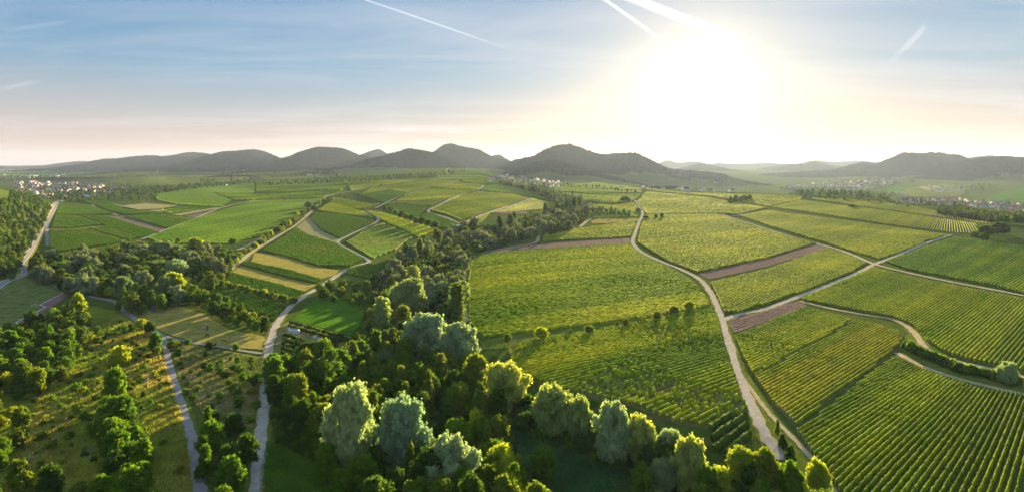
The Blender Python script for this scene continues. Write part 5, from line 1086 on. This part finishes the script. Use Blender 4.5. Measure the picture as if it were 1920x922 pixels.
# ---------------------------------------------------------------- smaller things near the tracks
PAINT = {'dark': plain('dark_car_paint', (.03, .04, .06), .3), 'silver': plain('silver_car_paint', (.45, .47, .5), .3), 'red': plain('wine_red_car_paint', (.25, .05, .05), .3)}
RUB = plain('tyre_rubber', (.02, .02, .02), .8)
def car(x, y, z, rz, col, lab, s=1):
    e = empty('car', (x, y, z), rz); tag(e, lab, 'car'); e.scale = (s, s, s)
    prof = [(-2.1, .35), (-2.15, .8), (-1.9, .95), (-1.3, 1.42), (.3, 1.45), (1.0, .98), (1.9, .85), (2.15, .6), (2.1, .35)]; n = len(prof); b = MB()
    b.add([(x_, -.85 + .12 * (z_ > 1.2), z_) for x_, z_ in prof] + [(x_, .85 - .12 * (z_ > 1.2), z_) for x_, z_ in prof], [tuple(range(n)), tuple(range(2 * n - 1, n - 1, -1))] + [(i, n + i, n + (i + 1) % n, (i + 1) % n) for i in range(n)]); b.build('body', PAINT[col], e)
    g = MB(); 
    for s_ in (-1, 1): g.add([(-1.45, s_ * .87, .98), (.75, s_ * .87, .98), (.25, s_ * .765, 1.36), (-1.15, s_ * .765, 1.36)], [(0, 1, 2, 3)])
    g.add([(.42, -.68, 1.4), (.42, .68, 1.4), (1.02, .76, 1.02), (1.02, -.76, 1.02)], [(0, 1, 2, 3)]); g.add([(-1.42, -.68, 1.38), (-1.42, .68, 1.38), (-1.92, .76, 1.0), (-1.92, -.76, 1.0)], [(3, 2, 1, 0)]); g.build('window', GL, e)
    for sx in (-1.3, 1.3):
        for sy in (-.8, .8):
            t = MB(); t.tube((sx, sy - .12, .33), (sx, sy + .12, .33), .33, .33, 12); t.build('wheel', RUB, e)
p = unp([(112, 379.5)])[0]; car(p[0], p[1], p[2] + off(p[1], 2), 2.2, 'dark', 'dark car driving on the asphalt road near its bend', 1.6)
for u, v, c, lab in [(865, 423.5, 'dark', 'dark parked car at the tip of the brook wood, nearer the gravel junction'), (870, 423.5, 'dark', 'dark parked car at the tip of the brook wood, farther from the turquoise tent'), (867, 426, 'silver', 'silver parked car beside the turquoise tent')]:
    p = unp([(u, v)])[0]; car(p[0], p[1], p[2] + .5, .3, c, lab, 1.5)
p = unp([(862, 426)])[0]; e = empty('tent', tuple(p)); e['label'] = 'small turquoise tent at the tip of the brook wood'; e['category'] = 'tent'
b = MB(); b.add([(-3, -3, 2.2), (3, -3, 2.2), (3, 3, 2.2), (-3, 3, 2.2), (0, 0, 4.6)], [(0, 1, 4), (1, 2, 4), (2, 3, 4), (3, 0, 4), (3, 2, 1, 0)]); b.build('canopy', plain('turquoise_canvas', (.08, .50, .50)), e)
for sx in (-2.8, 2.8):
    for sy in (-2.8, 2.8): b = MB(); b.tube((sx, sy, -.3), (sx, sy, 2.2), .08, .08, 6); b.build('pole', M['steel'], e)
# tarpaulin covered stack and log piles in the orchard
TARP = plain('silver_tarpaulin', (.52, .55, .60), .45, .1, .3, 1.2); TARP2 = plain('dark_blue_tarpaulin', (.07, .09, .13), .5)
def stack(u, v, L_, W_, Hh, rz, lab, top=True):
    p = unp([(u, v)])[0]; e = empty('covered_stack', tuple(p), rz); tag(e, lab, 'wood stack'); nx, ny = 22, 12; V = []
    for i in range(nx + 1):
        for j in range(ny + 1):
            a = i / nx * 2 - 1; c = j / ny * math.pi; rr = (1 - abs(a) ** 6) ** .3 if abs(a) < 1 else 0
            V.append((a * L_ / 2, -math.cos(c) * W_ / 2 * (rr * .6 + .4) * (1 + .06 * math.sin(i * 2.3 + j)), max(0, math.sin(c)) ** .55 * Hh * (rr * .5 + .5) * (1 + .05 * math.sin(i * 1.7) + random.uniform(-.03, .03)) - .1))
    b = MB(); k = ny + 1; b.add(V, [(i * k + j, (i + 1) * k + j, (i + 1) * k + j + 1, i * k + j + 1) for i in range(nx) for j in range(ny)] + [tuple(range(ny, -1, -1)), tuple(nx * k + j for j in range(k))]); b.build('tarpaulin', TARP, e)
    if top:
        b = MB(); b.box(-L_ * .28, L_ * .34, -W_ * .16, W_ * .16, Hh * .95, Hh * 1.06, .15); b.build('dark_cover', TARP2, e)
        b = MB()
        for i in range(4): b.tube((-L_ * .35 + i * L_ * .23, -W_ * .5, .1), (-L_ * .35 + i * L_ * .23, -W_ * .42, Hh * .8), .07, .07, 5)
        b.build('strap', TARP2, e)
stack(551, 624, 7.6, 3.4, 2.7, -.35, 'silvery tarpaulin covered stack on the orchard grass')
LOG = plain('cut_logs', (.36, .27, .19), .9, 0, .35, 3)
for i, (u, v) in enumerate([(592, 633), (599, 638), (606, 642), (613, 645), (620, 648)]):
    p = unp([(u, v)])[0]; e = empty('log_pile', tuple(p), -.5 + rng.normal(0, .15)); tag(e, ['grey covered log pile, nearest the tarpaulin stack', 'brown log pile, second in the line', 'pale log pile in the middle of the line', 'dark patched log pile, fourth in the line', 'log pile nearest the wood'][i], 'log pile', 'log piles in a line')
    for r_ in range(3):
        for c_ in range(5 - r_):
            b = MB(); yy = (c_ - (4 - r_) / 2) * .5; b.tube((-1.3 - rng.random() * .3, yy, .25 + r_ * .43), (1.3 + rng.random() * .3, yy, .25 + r_ * .43), .25, .23, 7); b.build('log', LOG if (i + c_) % 3 else TARP, e)
# horses
HIDE = {'bay': plain('bay_coat', (.16, .07, .035), .6), 'black': plain('black_coat', (.025, .02, .02), .5), 'dun': plain('dun_coat', (.55, .36, .18), .6)}
def horse(u, v, rz, col, lab, graze=True):
    p = unp([(u, v)])[0]; me = bpy.data.meshes.new('horse'); bm = bmesh.new(); sk = bm.verts.layers.skin.verify(); vs = []
    def vt(co, r): x = bm.verts.new(co); x[sk].radius = (r, r); vs.append(x); return x
    def chain(a, pts):
        for co, r in pts: b_ = vt(co, r); bm.edges.new((a, b_)); a = b_
        return a
    mid = vt((0, 0, 1.25), .34); mid[sk].use_root = True; hip = chain(mid, [((-.55, 0, 1.3), .34), ((-.8, 0, 1.28), .28)]); sh = chain(mid, [((.45, 0, 1.22), .34), ((.72, 0, 1.25), .28)])
    if graze: neck = chain(sh, [((1.0, 0, 1.1), .2), ((1.25, 0, .75), .14), ((1.38, 0, .5), .13), ((1.55, 0, .18), .08)])
    else: neck = chain(sh, [((.98, 0, 1.55), .2), ((1.15, 0, 1.85), .13), ((1.3, 0, 1.88), .13), ((1.62, 0, 1.66), .08)])
    for s in (-1, 1):
        chain(sh, [((.62, s * .2, .85), .12), ((.66, s * .2, .5), .07), ((.62, s * .2, .08), .06), ((.68, s * .2, .02), .06)])
        chain(hip, [((-.72, s * .22, .95), .17), ((-.95, s * .22, .58), .08), ((-.86, s * .22, .1), .06), ((-.8, s * .22, .02), .06)])
    chain(hip, [((-1.1, 0, 1.2), .06), ((-1.2, 0, .7), .05)])
    bm.to_mesh(me); bm.free(); me.materials.append(HIDE[col]); o = ob('horse', me); o.modifiers.new('skin', 'SKIN'); o.modifiers.new('sub', 'SUBSURF').render_levels = 1
    o.location = (p[0], p[1], p[2] + off(p[1], 1)); o.rotation_euler = (0, 0, rz); o.scale = (1.2,) * 3; tag(o, lab, 'horse')
horse(382, 619, .4, 'dun', 'pale dun horse grazing beside the black one'); horse(388.5, 619, 1.9, 'black', 'black horse standing beside the pale one', False); horse(389.5, 632, 2.8, 'black', 'dark horse grazing alone in the middle of the pasture'); horse(420, 643, .2, 'bay', 'brown horse grazing nearest the lane')
# bridge parapet, fence, goal, pasture posts
p = unp([(219, 556)])[0]; e = empty('bridge', tuple(p), .05); tag(e, 'small pale concrete bridge with a railing over the lane', 'bridge')
b = MB(); b.box(-3.0, 3.0, -1.2, 1.2, 2.4, 3.0); b.build('deck', M['concrete'], e)
for s in (-1, 1): b = MB(); b.box(s * 3.1 - .35, s * 3.1 + .35, -1.3, 1.3, -.5, 2.4); b.build('abutment', M['concrete'], e)
for s in (-1, 1):
    b = MB(); b.tube((-3, s * 1.1, 3.9), (3, s * 1.1, 3.9), .07, .07, 5)
    for i in range(7): b.tube((-3 + i, s * 1.1, 2.9), (-3 + i, s * 1.1, 3.9), .05, .05, 5)
    b.build('railing', M['white'], e)
def fence(px, hgt, sp, lab, mat, panel=None):
    W = resample(worldline(px), sp); z = Tz(W[:, 0], W[:, 1]); o0 = (W[0][0], W[0][1], z[0]); e = empty('fence', o0); tag(e, lab, 'fence'); pm = MB(); pm.box(-.07, .07, -.07, .07, -.3, hgt); pm = pm.mesh('post', mat)
    for k, (q, zz) in enumerate(zip(W, z)): o = ob('post', pm, e); o.location = (q[0] - o0[0], q[1] - o0[1], zz - o0[2])
    for k in range(len(W) - 1):
        b = MB(); a = Vector((W[k][0] - o0[0], W[k][1] - o0[1], z[k] - o0[2])); c = Vector((W[k + 1][0] - o0[0], W[k + 1][1] - o0[1], z[k + 1] - o0[2]))
        for f_ in (.3, .62, .95): b.tube(a + Vector((0, 0, hgt * f_)), c + Vector((0, 0, hgt * f_)), .035, .035, 4)
        b.build('rail', mat, e)
fence([(50, 522), (80, 531), (104, 538), (132, 546)], 2.4, 3.5, 'green post fence between pitch and lane', plain('green_fence', (.03, .16, .09)))
fence([(262, 600), (246, 586), (268, 577), (320, 572), (345, 577)], 1.2, 4.5, 'pale post and rail fence round the upper pasture', M['deadwood'])
p = unp([(64, 576)])[0]; e = empty('goal', tuple(p), .9); tag(e, 'small football goal beside the running track', 'goal')
b = MB(); b.tube((-1.5, 0, 0), (-1.5, 0, 2), .06, .06, 6); b.tube((1.5, 0, 0), (1.5, 0, 2), .06, .06, 6); b.tube((-1.5, 0, 2), (1.5, 0, 2), .06, .06, 6); b.build('frame', M['white'], e)
b = MB()
for i in range(7): x = -1.5 + i * .5; b.tube((x, 0, 2), (x, 1.1, 0), .015, .015, 3)
for i in range(5): b.tube((-1.5, i * .275, 2 - i * .5), (1.5, i * .275, 2 - i * .5), .015, .015, 3)
b.build('net', M['white'], e)
p = unp([(360, 709)])[0]; e = empty('woodpile', tuple(p)); tag(e, 'brown heap of sticks beside the asphalt lane', 'wood heap')
for i in range(26):
    a = random.uniform(0, 3.14); x, y = random.uniform(-2.4, 2.4), random.uniform(-1.4, 1.4); z = max(0, 1.2 - .4 * abs(x) - .5 * abs(y)) + .1; b = MB(); l = random.uniform(.8, 1.8); b.tube((x - l * math.cos(a), y - l * math.sin(a), z), (x + l * math.cos(a), y + l * math.sin(a), z + random.uniform(-.2, .5)), .1, .06, 5); b.build('stick', LOG, e)
p = unp([(287, 580)])[0]; e = ob('manure_heap', None) if False else None
# ---------------------------------------------------------------- evening haze
def haze():
    b = MB(); b.box(-40000, 40000, -420, 17600, -75, 480); t = NT('haze_air')
    v = t.N('ShaderNodeVolumePrincipled'); v.inputs['Color'].default_value = (.50, .63, 1.0, 1); v.inputs['Density'].default_value = 2.0e-5; v.inputs['Anisotropy'].default_value = .3
    t.L(v.outputs[0], t.out.inputs['Volume']); tag(b.build('haze', t.m), 'thin evening haze over the valley', kind='stuff')
haze()
